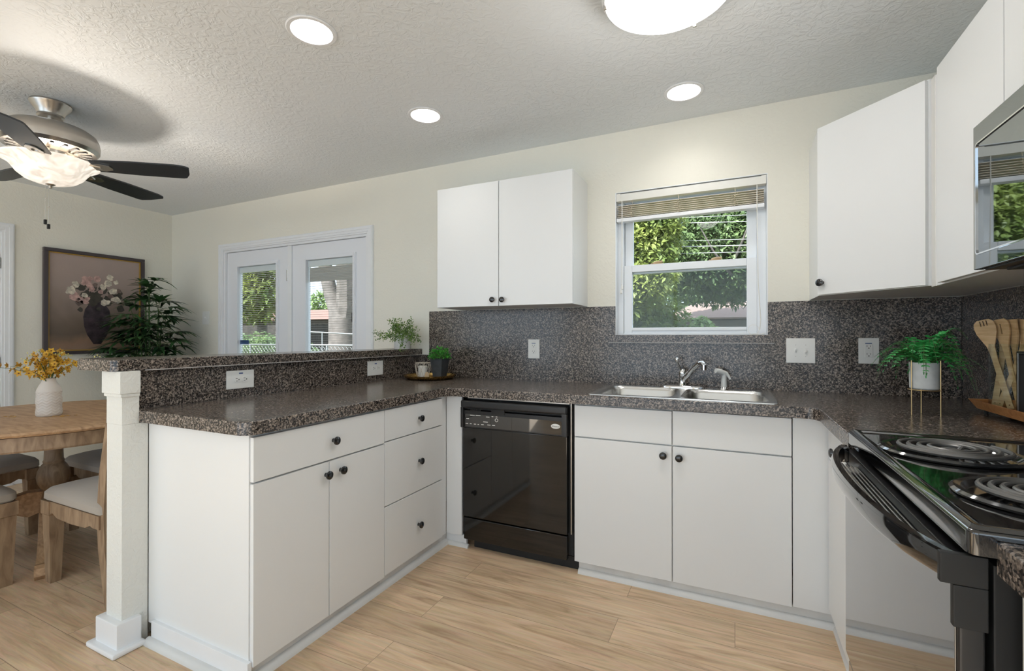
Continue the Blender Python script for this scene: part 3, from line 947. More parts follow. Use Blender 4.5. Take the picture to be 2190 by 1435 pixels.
# ------------------------------------------------------------------ outlets and switches
def plate(name, label, cat, c, u, n, w, h, kind):
    """wall plate centred at c; u = horizontal direction, n = outward normal"""
    u = Vector(u); n = Vector(n); v = Vector((0, 0, 1)); c = Vector(c)
    Mx = Matrix(((u.x, v.x, n.x, c.x), (u.y, v.y, n.y, c.y), (u.z, v.z, n.z, c.z), (0, 0, 0, 1)))
    t = thing(name, label, cat, tuple(c))
    MB().box(-w / 2, w / 2, -h / 2, h / 2, 0, .006, .003, 2, Mx).build('plate', M['plastic'], t)
    if kind == 'gfci':
        fc_ = MB().box(-.0165, .0165, -.033, .033, .006, .0085, .001, 1, Mx).build('socket_face', M['plastic'], t)
        for s_ in (-1, 1):
            mb = MB()
            z = s_ * .0195
            mb.box(-.0085, -.0065, z, z + .009, .0084, .0088, 0, 1, Mx).box(.0062, .0082, z, z + .008, .0084, .0088, 0, 1, Mx)
            mb.prism(circ(0, z - .006, .0028, 12), .0084, .0088, (), Mx)
            mb.build('socket_slots', M['slot'], fc_)
        MB().box(-.007, .007, -.0045, -.0008, .0085, .0098, .0004, 1, Mx).box(-.007, .007, .0008, .0045, .0085, .0098, .0004, 1, Mx).build('test_button', M['plastic'], fc_)
        MB().box(-.015, .013, .0355, .0395, .006, .0063, 0, 1, Mx).build('sticker', M['blue'], t, label='small blue sticker')
    elif kind == 'duplex':
        for s_ in (-1, 1):
            mb = MB(); mf = MB()
            x = s_ * .0195
            mf.prism([(x + .0155 * math.cos(a), .0145 * math.sin(a) if abs(math.sin(a)) < .8 else math.copysign(.0116, math.sin(a))) for a in [2 * PI * i / 24 for i in range(24)]], .006, .0085, (), Mx)
            mb.box(x - .007, x + .002, .0045, .0068, .0084, .0089, 0, 1, Mx).box(x - .006, x + .002, -.0068, -.0048, .0084, .0089, 0, 1, Mx)
            mb.prism(circ(x + .0085, 0, .0028, 12), .0084, .0089, (), Mx)
            fc_ = mf.build('socket_face', M['plastic'], t)
            mb.build('socket_slots', M['slot'], fc_)
        MB().box(-.009, .011, .0265, .0325, .006, .0063, 0, 1, Mx).build('sticker', M['blue'], t, label='small blue sticker')
    elif kind == 'switch2' or kind == 'switch1':
        for x in ((-.023, .023) if kind == 'switch2' else (0,)):
            MB().box(x - .0048, x + .0048, -.012, .012, .0055, .0075, .0006, 1, Mx).box(x - .0038, x + .0038, -.010 if x > 0 else -.001, .001 if x > 0 else .010, .007, .020, .0015, 1, Mx).build('toggle', M['plastic'], t)
        for x in ((-.023, .023) if kind == 'switch2' else (0,)):
            for z in (-.030, .030):
                MB().prism(circ(x, z, .0022, 10), .0058, .0065, (), Mx).build('screw', M['nickel'], t)
    return t


plate('power_outlet', 'white outlet plate under the wall cabinet left of the window', 'outlet', (-1.212, -.006, 1.125), (1, 0, 0), (0, -1, 0), .083, .128, 'gfci')
plate('power_outlet', 'white outlet plate beside the corner fern below the diagonal cabinet', 'outlet', (.609, -.006, 1.135), (1, 0, 0), (0, -1, 0), .085, .130, 'gfci')
plate('light_switch', 'white double toggle switch plate right of the window', 'light switch', (.316, -.006, 1.132), (1, 0, 0), (0, -1, 0), .132, .132, 'switch2')
plate('power_outlet', 'white sideways outlet under the bar above the two-door peninsula cabinet', 'outlet', (-2.149, -1.428, 1.001), (0, 1, 0), (1, 0, 0), .139, .087, 'duplex')
plate('power_outlet', 'white sideways outlet under the bar next to the candle tray', 'outlet', (-2.149, -.491, .999), (0, 1, 0), (1, 0, 0), .146, .095, 'duplex')
plate('light_switch', 'white single light switch between the palm and French doors', 'light switch', (-4.74, -.0004, 1.394), (1, 0, 0), (0, -1, 0), .11, .13, 'switch1')

# ------------------------------------------------------------------ window blind
bl = thing('window_blind', 'tan slatted blind pulled up at the top of the sink window', 'blind', (-.25, .02, 2.0))
MB().box(WX0 + .006, WX1 - .006, .0, .045, 2.043, 2.088, .002).box(WX0 + .006, WX0 + .03, -.003, .0, 2.043, 2.09).box(WX1 - .03, WX1 - .006, -.003, 0, 2.043, 2.09).build('headrail', M['blindw'], bl)
random.seed(4)
for k in range(7):
    z = 1.946 + k * .0115
    mb = MB()
    tz = random.uniform(-.0015, .0015)
    mb.loft([[(x, y, z + zz + (tz if x > -.2 else 0)) for y, zz in ((-.004, -.0015), (.008, .0015), (.020, .0025), (.032, .0015), (.046, -.0015), (.046, -.0036), (.032, -.0008), (.020, .0003), (.008, -.0008), (-.004, -.0036))] for x in (WX0 + .012, WX1 - .016)], True, True, True)
    mb.build('slat', M['slat'], bl)
MB().box(WX0 + .008, WX1 - .014, -.004, .046, 1.915, 1.938, .004).build('bottom_rail', M['trim'], bl)
for x in (-.565, -.298, .003):
    mb = MB()
    mb.tube([(x, .004, 2.043), (x + .002, -.006, 2.02)], .0014, 6)
    for k in range(6):
        a = k * 1.05
        zz = 1.95 + k * .011
        mb.tube([(x, -.005, zz), (x + .016 * math.cos(a), -.010, zz + .010), (x + .018 * math.cos(a + .7), -.012, zz - .006), (x - .004, -.006, zz - .012)], .0013, 5)
    mb.build('ladder_cord', M['cord'], bl)
MB().tube([(-.628, -.004, 2.045), (-.628, -.006, 1.8), (-.630, -.006, 1.505)], .0013, 6).build('lift_cord', M['cordw'], bl)
MB().tube([(-.622, -.004, 2.045), (-.622, -.006, 1.8), (-.624, -.006, 1.53)], .0013, 6).build('lift_cord', M['cordw'], bl)
for x, z in ((-.630, 1.47), (-.624, 1.495)):
    MB().lathe([(0, .038), (.003, .037), (.004, .028), (.007, .02), (.0075, .004), (.005, 0), (0, 0)], 12, (x, -.006, z)).build('cord_tassel', M['plastic'], bl)
MB().tube([(.113, -.004, 2.04), (.113, -.008, 1.86), (.118, -.008, 1.5), (.130, -.008, 1.30), (.125, -.010, 1.245)], .0022, 6).build('tilt_cord', M['cordw'], bl)
mb = MB()
mb.tube([(.095 + .027 * math.cos(a), -.004, 1.245 + .027 * math.sin(a)) for a in [2 * PI * i / 20 for i in range(21)]], .0012, 5, False)
mb.tube([(.075, -.012, 1.218), (.10, -.014, 1.222), (.13, -.012, 1.219), (.148, -.014, 1.225)], .002, 5)
mb.build('cord_loop', M['cordw'], bl)

# ------------------------------------------------------------------ range
rg = thing('range', 'black electric coil range with curved door handle', 'range', (.65, -1.6, 0))
Y0, Y1 = -1.998, -1.206
MB().box(.340, .955, Y0 + .012, Y1 - .012, .02, .872, .003).build('body', M['blackm'], rg)
mb = MB()
ctp = rrect(.306, .958, Y0 - .010, Y1, .012, 3)
inn = rrect(.322, .94, Y0 + .006, Y1 - .016, .012, 3)
mb.prism(ctp, .890, .926, bev=.006)
mb.build('cooktop', M['black'], rg)
mb = MB()
mb.loft([[(x, y, .926) for x, y in rrect(.310, .954, Y0 - .006, Y1 - .004, .010, 3)], [(x, y, .9315) for x, y in rrect(.314, .95, Y0 - .002, Y1 - .008, .010, 3)], [(x, y, .9315) for x, y in rrect(.320, .944, Y0 + .004, Y1 - .014, .010, 3)], [(x, y, .9265) for x, y in rrect(.332, .932, Y0 + .016, Y1 - .026, .012, 3)]])
mb.build('cooktop_rim', M['black'], rg)
for bx, by, br_ in ((.462, -1.452, .122), (.475, -1.805, .108), (.775, -1.42, .098), (.775, -1.79, .122)):
    pn = MB().lathe([(br_ + .012, .0), (br_ + .014, .004), (br_ + .008, .008), (br_ - .002, .007), (br_ - .012, -.002), (br_ * .5, -.010), (.02, -.012), (0, -.012)], 44, (bx, by, .9275)).build('drip_pan', M['pan'], rg)
    pts = []
    turns = 4.0
    nn = 150
    for i in range(nn + 1):
        t_ = i / nn
        a = t_ * turns * 2 * PI + .5
        rr = .030 + (br_ - .016 - .030) * t_
        pts.append((bx + rr * math.cos(a), by + rr * math.sin(a), .941))
    pts = [(bx + .012, by, .930)] + pts
    MB().tube(pts, .0050, 8).build('coil', M['coil'], pn)
    MB().cyl((bx, by, .935), .016, .005, 16).build('coil_cap', M['coil'], pn)
dr = MB().box(.300, .330, Y0 + .006, Y1 - .006, .265, .872, .004).build('oven_door', M['blackp'], rg)
MB().box(.2975, .3005, Y0 + .014, Y1 - .012, .275, .832, .001).build('door_glass', M['blackg'], dr)
# bowed handle: a tall thin band standing off the door between two end blocks
n = 26
outer, loopsH = [], []
for i in range(n + 1):
    t_ = i / n
    y = Y1 - .006 + (Y0 + .004 - Y1 + .006) * t_
    bulge = .062 * (1 - (2 * t_ - 1) ** 4) * .55 + .062 * math.sin(PI * t_) * .45
    xo = .292 - bulge
    th = .014
    zc, hz = .862, .021
    loopsH.append([(xo, y, zc - hz), (xo - .006, y, zc - hz * .6), (xo - .008, y, zc + hz * .3), (xo - .003, y, zc + hz), (xo + th - .004, y, zc + hz), (xo + th, y, zc + hz * .5), (xo + th, y, zc - hz * .6), (xo + th - .006, y, zc - hz)])
hd = MB().loft(loopsH, True, True, True).box(.280, .302, Y1 - .045, Y1 - .006, .838, .882, .005).build('handle', M['black'], dr)
mb = MB()
for k in range(5):
    xx = .262 + k * .008
    e = .13 + k * .012
    mb.box(xx, xx + .004, Y0 + e, Y1 - e + .03, .842 + .001 * k, .850 + .001 * k, .001)
mb.build('vent_grille', M['nickel'], dr)
MB().box(.268, .304, Y0 + .19, Y1 - .17, .838, .842, .001).build('vent_shelf', M['black'], dr)
MB().box(.277, .332, Y0 + .002, Y0 + .014, .838, .884, .002).box(.292, .332, Y0 + .002, Y0 + .014, .775, .838, .002).build('door_end_block', M['blackm'], dr)
MB().box(.303, .336, Y0 + .02, Y1 - .02, .055, .255, .005).build('storage_drawer', M['black'], rg)
MB().box(.36, .95, Y0 + .03, Y1 - .03, 0, .05).build('base', M['blackm'], rg)
bg = MB().box(.895, .958, Y0 + .005, Y1 - .008, .9265, 1.09, .01).build('backguard', M['black'], rg)
for k, y in enumerate((-1.92, -1.82, -1.40, -1.30)):
    MB().cyl((.872, y, 1.02), .02, .024, 20, .024, 'X').build('control_knob', M['blackp'], bg)

# ------------------------------------------------------------------ microwave
mw = thing('microwave', 'black over-the-range microwave with mirrored glass door', 'microwave', (.78, -1.6, 1.385))
MB().box(.612, .9712, -1.992, -1.210, 1.385, 1.775, .003).build('body', M['blackp'], mw)
dd = MB().box(.590, .612, -1.84, -1.208, 1.387, 1.775, .002).build('door', M['mirror'], mw)
MB().prism(rrect(-1.225 - .590, -1.225, 1.425, 1.725, .012, 3), 0, .0035, [rrect(-1.2285 - .583, -1.2285, 1.4285, 1.7215, .011, 3)[::-1]], Matrix(((0, 0, -1, .5905), (1, 0, 0, 0), (0, 1, 0, 0), (0, 0, 0, 1)))).build('door_bead', M['chrome'], dd)
MB().box(.592, .612, -1.992, -1.842, 1.387, 1.775, .003).build('control_panel', M['blackg'], mw)
MB().tube([(.575, -1.80, 1.44), (.568, -1.80, 1.47), (.568, -1.80, 1.68), (.575, -1.80, 1.71)], .009, 10).build('handle', M['black'], dd)
MB().box(.64, .94, -1.95, -1.25, 1.379, 1.386, .002).build('vent', M['blackm'], mw)

# ------------------------------------------------------------------ lights
m_dome = emis('dome diffuser', (1.0, .985, .965), DOME_L)
m_can = emis('can lamp', (1.0, .97, .92), CAN_L)
m_bowl = emis('fan bowl glass', (1.0, .90, .78), .55, (.62, .58, .53))
_n, _l = m_bowl.node_tree.nodes, m_bowl.node_tree.links
_tc = _n.new('ShaderNodeTexCoord'); _nz = _n.new('ShaderNodeTexNoise'); _nz.inputs['Scale'].default_value = 9; _nz.inputs['Distortion'].default_value = 2.2
_rm = _n.new('ShaderNodeMapRange'); _rm.inputs['From Min'].default_value = .35; _rm.inputs['From Max'].default_value = .65; _rm.inputs['To Min'].default_value = .38; _rm.inputs['To Max'].default_value = .78
_l.new(_tc.outputs['Object'], _nz.inputs['Vector']); _l.new(_nz.outputs['Fac'], _rm.inputs['Value']); _l.new(_rm.outputs['Result'], _n['Principled BSDF'].inputs['Emission Strength'])


def lamp(name, kind, loc, energy, col, size, parent, rot=None, shape=None, spread=None):
    d = bpy.data.lights.new(name, kind)
    d.energy = energy; d.color = col
    if kind == 'AREA':
        d.shape = 'DISK'; d.size = size
        if spread: d.spread = R(spread)
    else:
        d.shadow_soft_size = size
    o = bpy.data.objects.new(name, d)
    COL.objects.link(o)
    o.parent = parent
    o.location = Vector(loc) - OFF[parent.name]
    if rot: o.rotation_euler = rot
    return o


dc = (-.206, -1.218)
t = thing('ceiling_light', 'large round flush dome ceiling light over the kitchen', 'ceiling light', (dc[0], dc[1], ZC))
MB().lathe([(0, 0), (.20, 0), (.20, -.055), (.222, -.066), (.224, -.080), (.214, -.092), (.206, -.090)], 64, (dc[0], dc[1], ZC - .0005)).build('rim', M['trim'], t)
MB().lathe([(.207, -.088), (.19, -.108), (.15, -.128), (.09, -.141), (.04, -.145), (0, -.146)], 64, (dc[0], dc[1], ZC)).build('diffuser', m_dome, t)
lamp('dome_fill', 'POINT', (dc[0], dc[1], ZC - .24), 5, (1.0, .97, .93), .10, t)  # extra point lamp hung below the diffuser, added to brighten the ceiling
for a in (70, 190, 310):
    MB().box(-.006, .006, -.004, .004, -.012, .004, .001, 1, Matrix.Translation((dc[0] + .212 * math.cos(R(a)), dc[1] + .212 * math.sin(R(a)), ZC - .092))).build('clip', M['nickel'], t)

for k, (x, y) in enumerate(CANS):
    t = thing('recessed_light', ('round recessed ceiling light nearest above the peninsula', 'round recessed ceiling light near the left wall cabinet', 'round recessed ceiling light above the sink window')[k], 'recessed light', (x, y, ZC), 'recessed ceiling lights')
    MB().lathe([(.099, -.0005), (.100, -.003), (.096, -.006), (.082, -.006), (.080, -.002), (.080, .0)], 48, (x, y, ZC)).build('trim_ring', M['trim'], t)
    MB().lathe([(.080, -.001), (.077, .03), (.072, .06), (.066, .082)], 48, (x, y, ZC)).build('baffle', M['plastic'], t)
    MB().lathe([(0, .060), (.03, .061), (.052, .066), (.066, .082), (0, .084)], 40, (x, y, ZC)).build('lamp', m_can, t)

# ------------------------------------------------------------------ ceiling fan
fx, fy = -3.36, -1.68
fn = thing('ceiling_fan', 'brushed nickel ceiling fan with dark blades and a lit glass bowl', 'ceiling fan', (fx, fy, ZC))
MB().lathe([(0, 0), (.086, 0), (.088, -.008), (.083, -.018), (.062, -.045), (.055, -.066), (.057, -.074), (.050, -.082), (0, -.082)], 40, (fx, fy, ZC - .0005)).build('canopy', M['nickel'], fn)
MB().cyl((fx, fy, 2.36), .016, .04, 20).build('downrod', M['nickel'], fn)
mo = MB().lathe([(0, 2.372), (.03, 2.37), (.10, 2.36), (.165, 2.338), (.190, 2.32), (.202, 2.295), (.206, 2.268), (.204, 2.240), (.19, 2.222), (.12, 2.214), (.085, 2.208), (0, 2.208)], 56, (fx, fy, 0)).build('motor_housing', M['nickel'], fn)
mb = MB()
for k in range(20):
    a = 2 * PI * k / 20
    mb.box(.12, .172, -.008, .008, 2.214, 2.2185, 0, 1, Matrix.Translation((fx, fy, 0)) @ Matrix.Rotation(a, 4, 'Z'))
mb.build('motor_vents', M['blackm'], mo)
MB().lathe([(.085, 2.208), (.082, 2.175), (.075, 2.150), (.06, 2.145), (0, 2.145)], 32, (fx, fy, 0)).build('switch_housing', M['nickel'], fn)
zb = 2.152
for k in range(5):
    ang = R(38 + 72 * k)
    Mx = Matrix.Translation((fx, fy, zb)) @ Matrix.Rotation(ang, 4, 'Z')
    tilt = Matrix.Rotation(R(-11), 4, 'X')
    br = MB()
    for s_ in (-1, 1):
        pts = [(.085, s_ * .012, .056), (.12, s_ * .020, .036), (.16, s_ * .030, .006), (.205, s_ * .022, -.004), (.235, s_ * .006, -.008)]
        br.tube([tuple(Mx @ Vector(p)) for p in pts], [.008, .007, .006, .007, .008], 8)
    br.prism([(.20, -.030), (.245, -.036), (.285, -.020), (.292, 0), (.285, .020), (.245, .036), (.20, .030)], -.0105, -.0055, (), Mx @ tilt)
    w0, w1 = .055, .071
    out = [(.205, -w0), (.40, -w1 * .97), (.62, -w1), (.668, -w1 * .86), (.685, -w1 * .62), (.662, w1 * .35), (.634, w1 * .92), (.616, w1), (.40, w1 * .97), (.205, w0), (.195, 0)]
    bl_ = MB().prism(out, -.004, .004, (), Mx @ tilt).build('blade', M['blade'], fn)
    b_ = br.build('blade_bracket', M['nickel'], bl_)
bo = MB().lathe([(.205, 2.158), (.204, 2.150), (.192, 2.143), (.172, 2.132), (.155, 2.112), (.135, 2.082), (.105, 2.056), (.07, 2.042), (.035, 2.035), (0, 2.033), (0, 2.038), (.035, 2.040), (.07, 2.047), (.10, 2.061), (.13, 2.086), (.150, 2.115), (.168, 2.137), (.190, 2.149), (.201, 2.156)], 56, (fx, fy, 0)).build('light_bowl', m_bowl, fn)
MB().lathe([(0, 2.012), (.006, 2.013), (.009, 2.020), (.006, 2.026), (.016, 2.030), (.026, 2.038), (.02, 2.040), (0, 2.04)], 20, (fx, fy, 0)).build('finial', M['nickel'], fn)
for dx, z0, z1 in ((-.012, 2.03, 1.815), (.006, 2.015, 1.79)):
    cx, cy = fx + dx * .9, fy + dx * .42 - .012
    ch = MB().tube([(cx, cy, z0), (cx, cy, (z0 + z1) / 2), (cx, cy, z1 + .025)], .0018, 6).sphere((cx, cy, z0 - .075 - (.03 if dx > 0 else 0)), .0045, 8).build('pull_chain', M['nickel'], fn)
    MB().box(cx - .006, cx + .006, cy - .006, cy + .006, z1, z1 + .026, .002).build('chain_pull', M['blackm'], ch)
lamp('fan_bulb', 'POINT', (fx, fy, 2.125), 54, (1.0, .90, .79), .05, fn)

# ------------------------------------------------------------------ framed painting
def canvas_mat():
    m, n, l, b = newmat('painted canvas')
    tc = n.new('ShaderNodeTexCoord')
    sx = n.new('ShaderNodeSeparateXYZ'); l.new(tc.outputs['Object'], sx.inputs[0])
    nz = n.new('ShaderNodeTexNoise'); nz.inputs['Scale'].default_value = 5; nz.inputs['Detail'].default_value = 6; nz.inputs['Distortion'].default_value = .8
    l.new(tc.outputs['Object'], nz.inputs['Vector'])
    ma = n.new('ShaderNodeMath'); ma.operation = 'MULTIPLY_ADD'; ma.inputs[1].default_value = .22
    l.new(nz.outputs['Fac'], ma.inputs[0]); l.new(sx.outputs['Z'], ma.inputs[2])
    cr = n.new('ShaderNodeValToRGB'); e = cr.color_ramp.elements
    e[0].position = 0.08; e[0].color = (.30, .21, .165, 1)
    e[1].position = 1.0; e[1].color = (.40, .315, .285, 1)
    for p_, c_ in ((.22, (.27, .17, .11)), (.30, (.13, .097, .072)), (.45, (.19, .14, .108)), (.72, (.335, .262, .232))):
        k = e.new(p_); k.color = (*c_, 1)
    l.new(ma.outputs[0], cr.inputs['Fac']); l.new(cr.outputs['Color'], b.inputs['Base Color'])
    b.inputs['Roughness'].default_value = .55
    return m


pt = thing('framed_painting', 'dark-framed still life of pale flowers in a dark vase', 'painting', (XL, -.64, 1.05))
y0, y1, z0, z1 = -1.018, -.266, 1.052, 1.972
w = .030
mb = MB()
for a, b_, c_, d_ in ((y0, y1, z0, z0 + w), (y0, y1, z1 - w, z1), (y0, y0 + w, z0 + w, z1 - w), (y1 - w, y1, z0 + w, z1 - w)):
    mb.box(XL + .0005, XL + .035, a, b_, c_, d_, .003)
fr = mb.build('frame', M['fr1'], pt)
w2 = w + .010
mb = MB()
for a, b_, c_, d_ in ((y0 + w, y1 - w, z0 + w, z0 + w2), (y0 + w, y1 - w, z1 - w2, z1 - w), (y0 + w, y0 + w2, z0 + w2, z1 - w2), (y1 - w2, y1 - w, z0 + w2, z1 - w2)):
    mb.box(XL + .0005, XL + .022, a, b_, c_, d_, .001)
mb.build('gilt_slip', M['fr2'], fr)
cv = MB().box(XL + .0005, XL + .012, y0 + w2, y1 - w2, z0 + w2, z1 - w2).build('canvas', canvas_mat(), pt, smooth=False)
PX = XL + .0122
mv = P('painted vase', (.040, .028, .034), .45, var=.8, vscale=16)
prof = [(.028, .055), (.045, .085), (.075, .14), (.098, .22), (.104, .30), (.092, .37), (.062, .42), (.045, .44), (.052, .46)]
vc = -.640
pts = [(vc + r_ * 1.0, 1.085 + zz) for r_, zz in prof] + [(vc - r_ * 1.0, 1.085 + zz) for r_, zz in prof[::-1]]
YZ = Matrix(((0, 0, 1, 0), (1, 0, 0, 0), (0, 1, 0, 0), (0, 0, 0, 1)))
MB().prism(pts, PX, PX + .0012, (), YZ).build('painted_vase', mv, cv)
random.seed(11)


def blob(mb, y, z, r_, x):
    k = random.randint(7, 10)
    ph = random.uniform(0, 6)
    mb.prism([(y + r_ * random.uniform(.6, 1.1) * math.cos(ph + 2 * PI * i / k), z + r_ * random.uniform(.6, 1.15) * math.sin(ph + 2 * PI * i / k)) for i in range(k)], x, x + .0006, (), YZ)


lm = P('painted leaves', (.050, .044, .034), .5, var=.4, vscale=20)
mb = MB()
for i in range(34):
    blob(mb, random.gauss(-.635, .075), random.gauss(1.575, .05), random.uniform(.018, .038), PX + .0012 + i * 2e-5)
mb.build('painted_leaves', lm, cv)
for nm, col, spots in (('pale', (.62, .56, .46), ((-.83, 1.60, .034), (-.80, 1.655, .026), (-.735, 1.56, .024), (-.56, 1.68, .03), (-.545, 1.74, .026), (-.50, 1.70, .02), (-.52, 1.61, .026), (-.495, 1.54, .034), (-.585, 1.505, .032), (-.60, 1.645, .024))),
                       ('pink', (.48, .31, .28), ((-.72, 1.695, .036), (-.645, 1.715, .028), (-.80, 1.535, .04), (-.745, 1.515, .038), (-.70, 1.655, .026), (-.68, 1.62, .022), (-.615, 1.60, .02))),
                       ('shadow', (.16, .115, .10), ((-.775, 1.50, .03), (-.47, 1.62, .018), (-.66, 1.66, .018), (-.54, 1.57, .02)))):
    pm = P('painted petals ' + nm, col, .55, var=.35, vscale=40)
    for (y, z, r_) in spots:
        mb = MB()
        r_ *= 1.2; z += .02
        blob(mb, y, z, r_, PX + .002)
        for q_ in range(5):
            blob(mb, y + random.uniform(-.7, .7) * r_, z + random.uniform(-.7, .7) * r_, r_ * random.uniform(.3, .55), PX + .0024 + q_ * .0001)
        mb.build('painted_flower', pm, cv)

# ------------------------------------------------------------------ dining table
tcx, tcy, TZ = -3.53, -1.60, .765
tb = thing('dining_table', 'round weathered oak pedestal dining table', 'dining table', (tcx, tcy, 0))
MB().lathe([(0, TZ - .028), (.62, TZ - .028), (.655, TZ - .022), (.662, TZ - .012), (.655, TZ - .002), (.64, TZ), (0, TZ)], 80, (tcx, tcy, 0)).build('tabletop', M['oak'], tb)
MB().lathe([(.60, TZ - .100), (.632, TZ - .098), (.636, TZ - .090), (.630, TZ - .040), (.630, TZ - .028)], 80, (tcx, tcy, 0)).lathe([(0, TZ - .098), (.61, TZ - .098)], 80, (tcx, tcy, 0)).build('apron', M['oakleg'], tb)
MB().lathe([(0, .21), (.050, .21), (.050, .34), (.056, .35), (.069, .38), (.073, .41), (.069, .44), (.057, .47), (.044, .487), (.047, .497), (.042, .507), (.040, .56), (.034, .62), (.035, .655), (.09, .668), (0, .668)], 36, (tcx, tcy, 0)).build('pedestal', M['oakleg'], tb)
for k in range(4):
    a = R(-24 + 90 * k)
    Mx = Matrix.Translation((tcx, tcy, 0)) @ Matrix.Rotation(a, 4, 'Z')
    # curved bracket leg, sawn from thick stock
    up = [(.03, .335), (.10, .340), (.16, .325), (.20, .335), (.235, .310), (.27, .255), (.30, .19), (.33, .13), (.37, .085), (.42, .065), (.455, .072), (.475, .06), (.478, .022), (.46, .0), (.43, 0), (.405, .018), (.35, .03), (.30, .065), (.265, .12), (.235, .18), (.20, .22), (.15, .228), (.10, .205), (.06, .22), (.03, .21)]
    mb = MB().prism(up, -.038, .038, (), Mx @ Matrix(((1, 0, 0, 0), (0, 0, 1, 0), (0, 1, 0, 0), (0, 0, 0, 1))))
    mb.build('leg', M['oak'], tb)

# ------------------------------------------------------------------ dining chairs
def make_chair():
    """built at the origin: front towards +Y, back towards -Y"""
    t = thing('dining_chair', 'x', 'dining chair', (0, 0, 0), 'dining chairs round the oak table')
    L = []
    for e, z, r_ in ((.012, .405, .02), (0, .415, .035), (0, .445, .04), (.012, .462, .045), (.05, .476, .05), (.12, .483, .04)):
        L.append([(x, y, z) for x, y in rrect(-.238 + e, .238 - e, -.232 + e, .235 - e, r_, 5)])
    MB().loft(L, True, True, True).build('seat_pad', M['linen'], t)
    for s_ in (-1, 1):
        x = s_ * .205
        mb = MB().loft([[(x + a * h, .198 + b_ * h, z) for a, b_ in ((-1, -1), (1, -1), (1, 1), (-1, 1))] for z, h in ((0, .020), (.02, .021), (.335, .030), (.34, .034), (.405, .034))], True, True, True)
        mb.build('leg', M['oakleg'], t)
        mb = MB().loft([[(x + a * .021, y + b_ * .024, z) for a, b_ in ((-1, -1), (1, -1), (1, 1), (-1, 1))] for y, z in ((-.265, 0), (-.215, .25), (-.205, .41), (-.222, .60), (-.262, .80), (-.285, .93))], True, True, True)
        mb.build('leg', M['oakleg'], t)
    ap = [(-.21, .405), (.21, .405), (.21, .345), (.165, .345), (.145, .352), (.11, .335), (0, .330), (-.11, .335), (-.145, .352), (-.165, .345), (-.21, .345)]
    XZ = Matrix(((1, 0, 0, 0), (0, 0, 1, 0), (0, 1, 0, 0), (0, 0, 0, 1)))
    mb = MB().prism(ap, .180, .205, (), XZ).prism(ap, -.215, -.190, (), XZ)
    for s_ in (-1, 1):
        mb.prism(ap, s_ * .222 - .011, s_ * .222 + .011, (), Matrix(((0, 0, 1, 0), (1, 0, 0, 0), (0, 1, 0, 0), (0, 0, 0, 1))))
    mb.build('seat_rail', M['oakleg'], t)
    # arched top rail and splat
    n_ = 14
    L = []
    for i in range(n_ + 1):
        u = i / n_ * 2 - 1
        x = u * .226
        z = .925 + .045 * (1 - u * u) ** .7 - (.01 if abs(u) > .8 else 0)
        L.append([(x, -.298, z - .055), (x, -.272, z - .055), (x, -.272, z), (x, -.298, z)])
    MB().loft(L, True, True, True).build('top_rail', M['oakleg'], t)
    MB().prism([(-.05, .40), (.05, .40), (.085, .60), (.05, .74), (.095, .92), (-.095, .92), (-.05, .74), (-.085, .60)], -.29, -.272, (), Matrix.Translation((0, .02, 0)) @ XZ).build('splat', M['oakleg'], t)
    for ch in kids(t):
        for v in ch.data.vertices:
            v.co.y *= 1.2
    return t


proto = make_chair()
CH = [((-2.805, -1.575), None, 'oak dining chair with linen seat tucked in close behind the half wall post'),
      ((-3.40, -2.145), None, 'oak dining chair with linen seat at the near left of the table'),
      ((-3.545, -1.19), None, 'oak dining chair with linen seat on the far right side of the table'),
      ((-4.13, -1.775), None, 'oak dining chair with linen seat on the far left of the table')]
ROT = [90, 0, 180, 270]
for k, ((x, y), _, lab) in enumerate(CH):
    o = proto if k == 0 else copy_tree(proto)
    o.location = (x, y, 0)
    o.rotation_euler = (0, 0, R(ROT[k]))
    o['label'] = lab

# ------------------------------------------------------------------ vase and yellow orchids, fallen petals
vx, vy = -3.465, -1.645
vs = thing('vase', 'cream bottle vase with a raised zigzag pattern on the oak table', 'vase', (vx, vy, TZ))
zig = lambda a, z: 1 + (.028 * max(0, math.sin((z - .012) * 2 * PI / .0155 + 1.7 * math.asin(math.sin(a * 9))))) if .01 < z < .135 else 1
pf = [(0, 0), (.054, 0), (.057, .004)] + [(.058 + .0012 * math.sin(i * .3), .004 + i * .0031) for i in range(1, 44)] + [(.054, .150), (.046, .168), (.036, .185), (.031, .198), (.030, .207), (.032, .210), (.027, .210), (.025, .19), (0, .17)]
MB().lathe([(r_ * .92, z_) for r_, z_ in pf], 108, (vx, vy, TZ), None, zig).build('vessel', M['vase'], vs, angle=60)
rnd = random.Random(5)
fl = thing('orchid_bouquet', 'bouquet of yellow orchid sprays standing in the cream vase', 'flowers', (vx, vy, TZ + .17))
stems, petals, centres, buds = MB(), MB(), MB(), MB()
tips = []
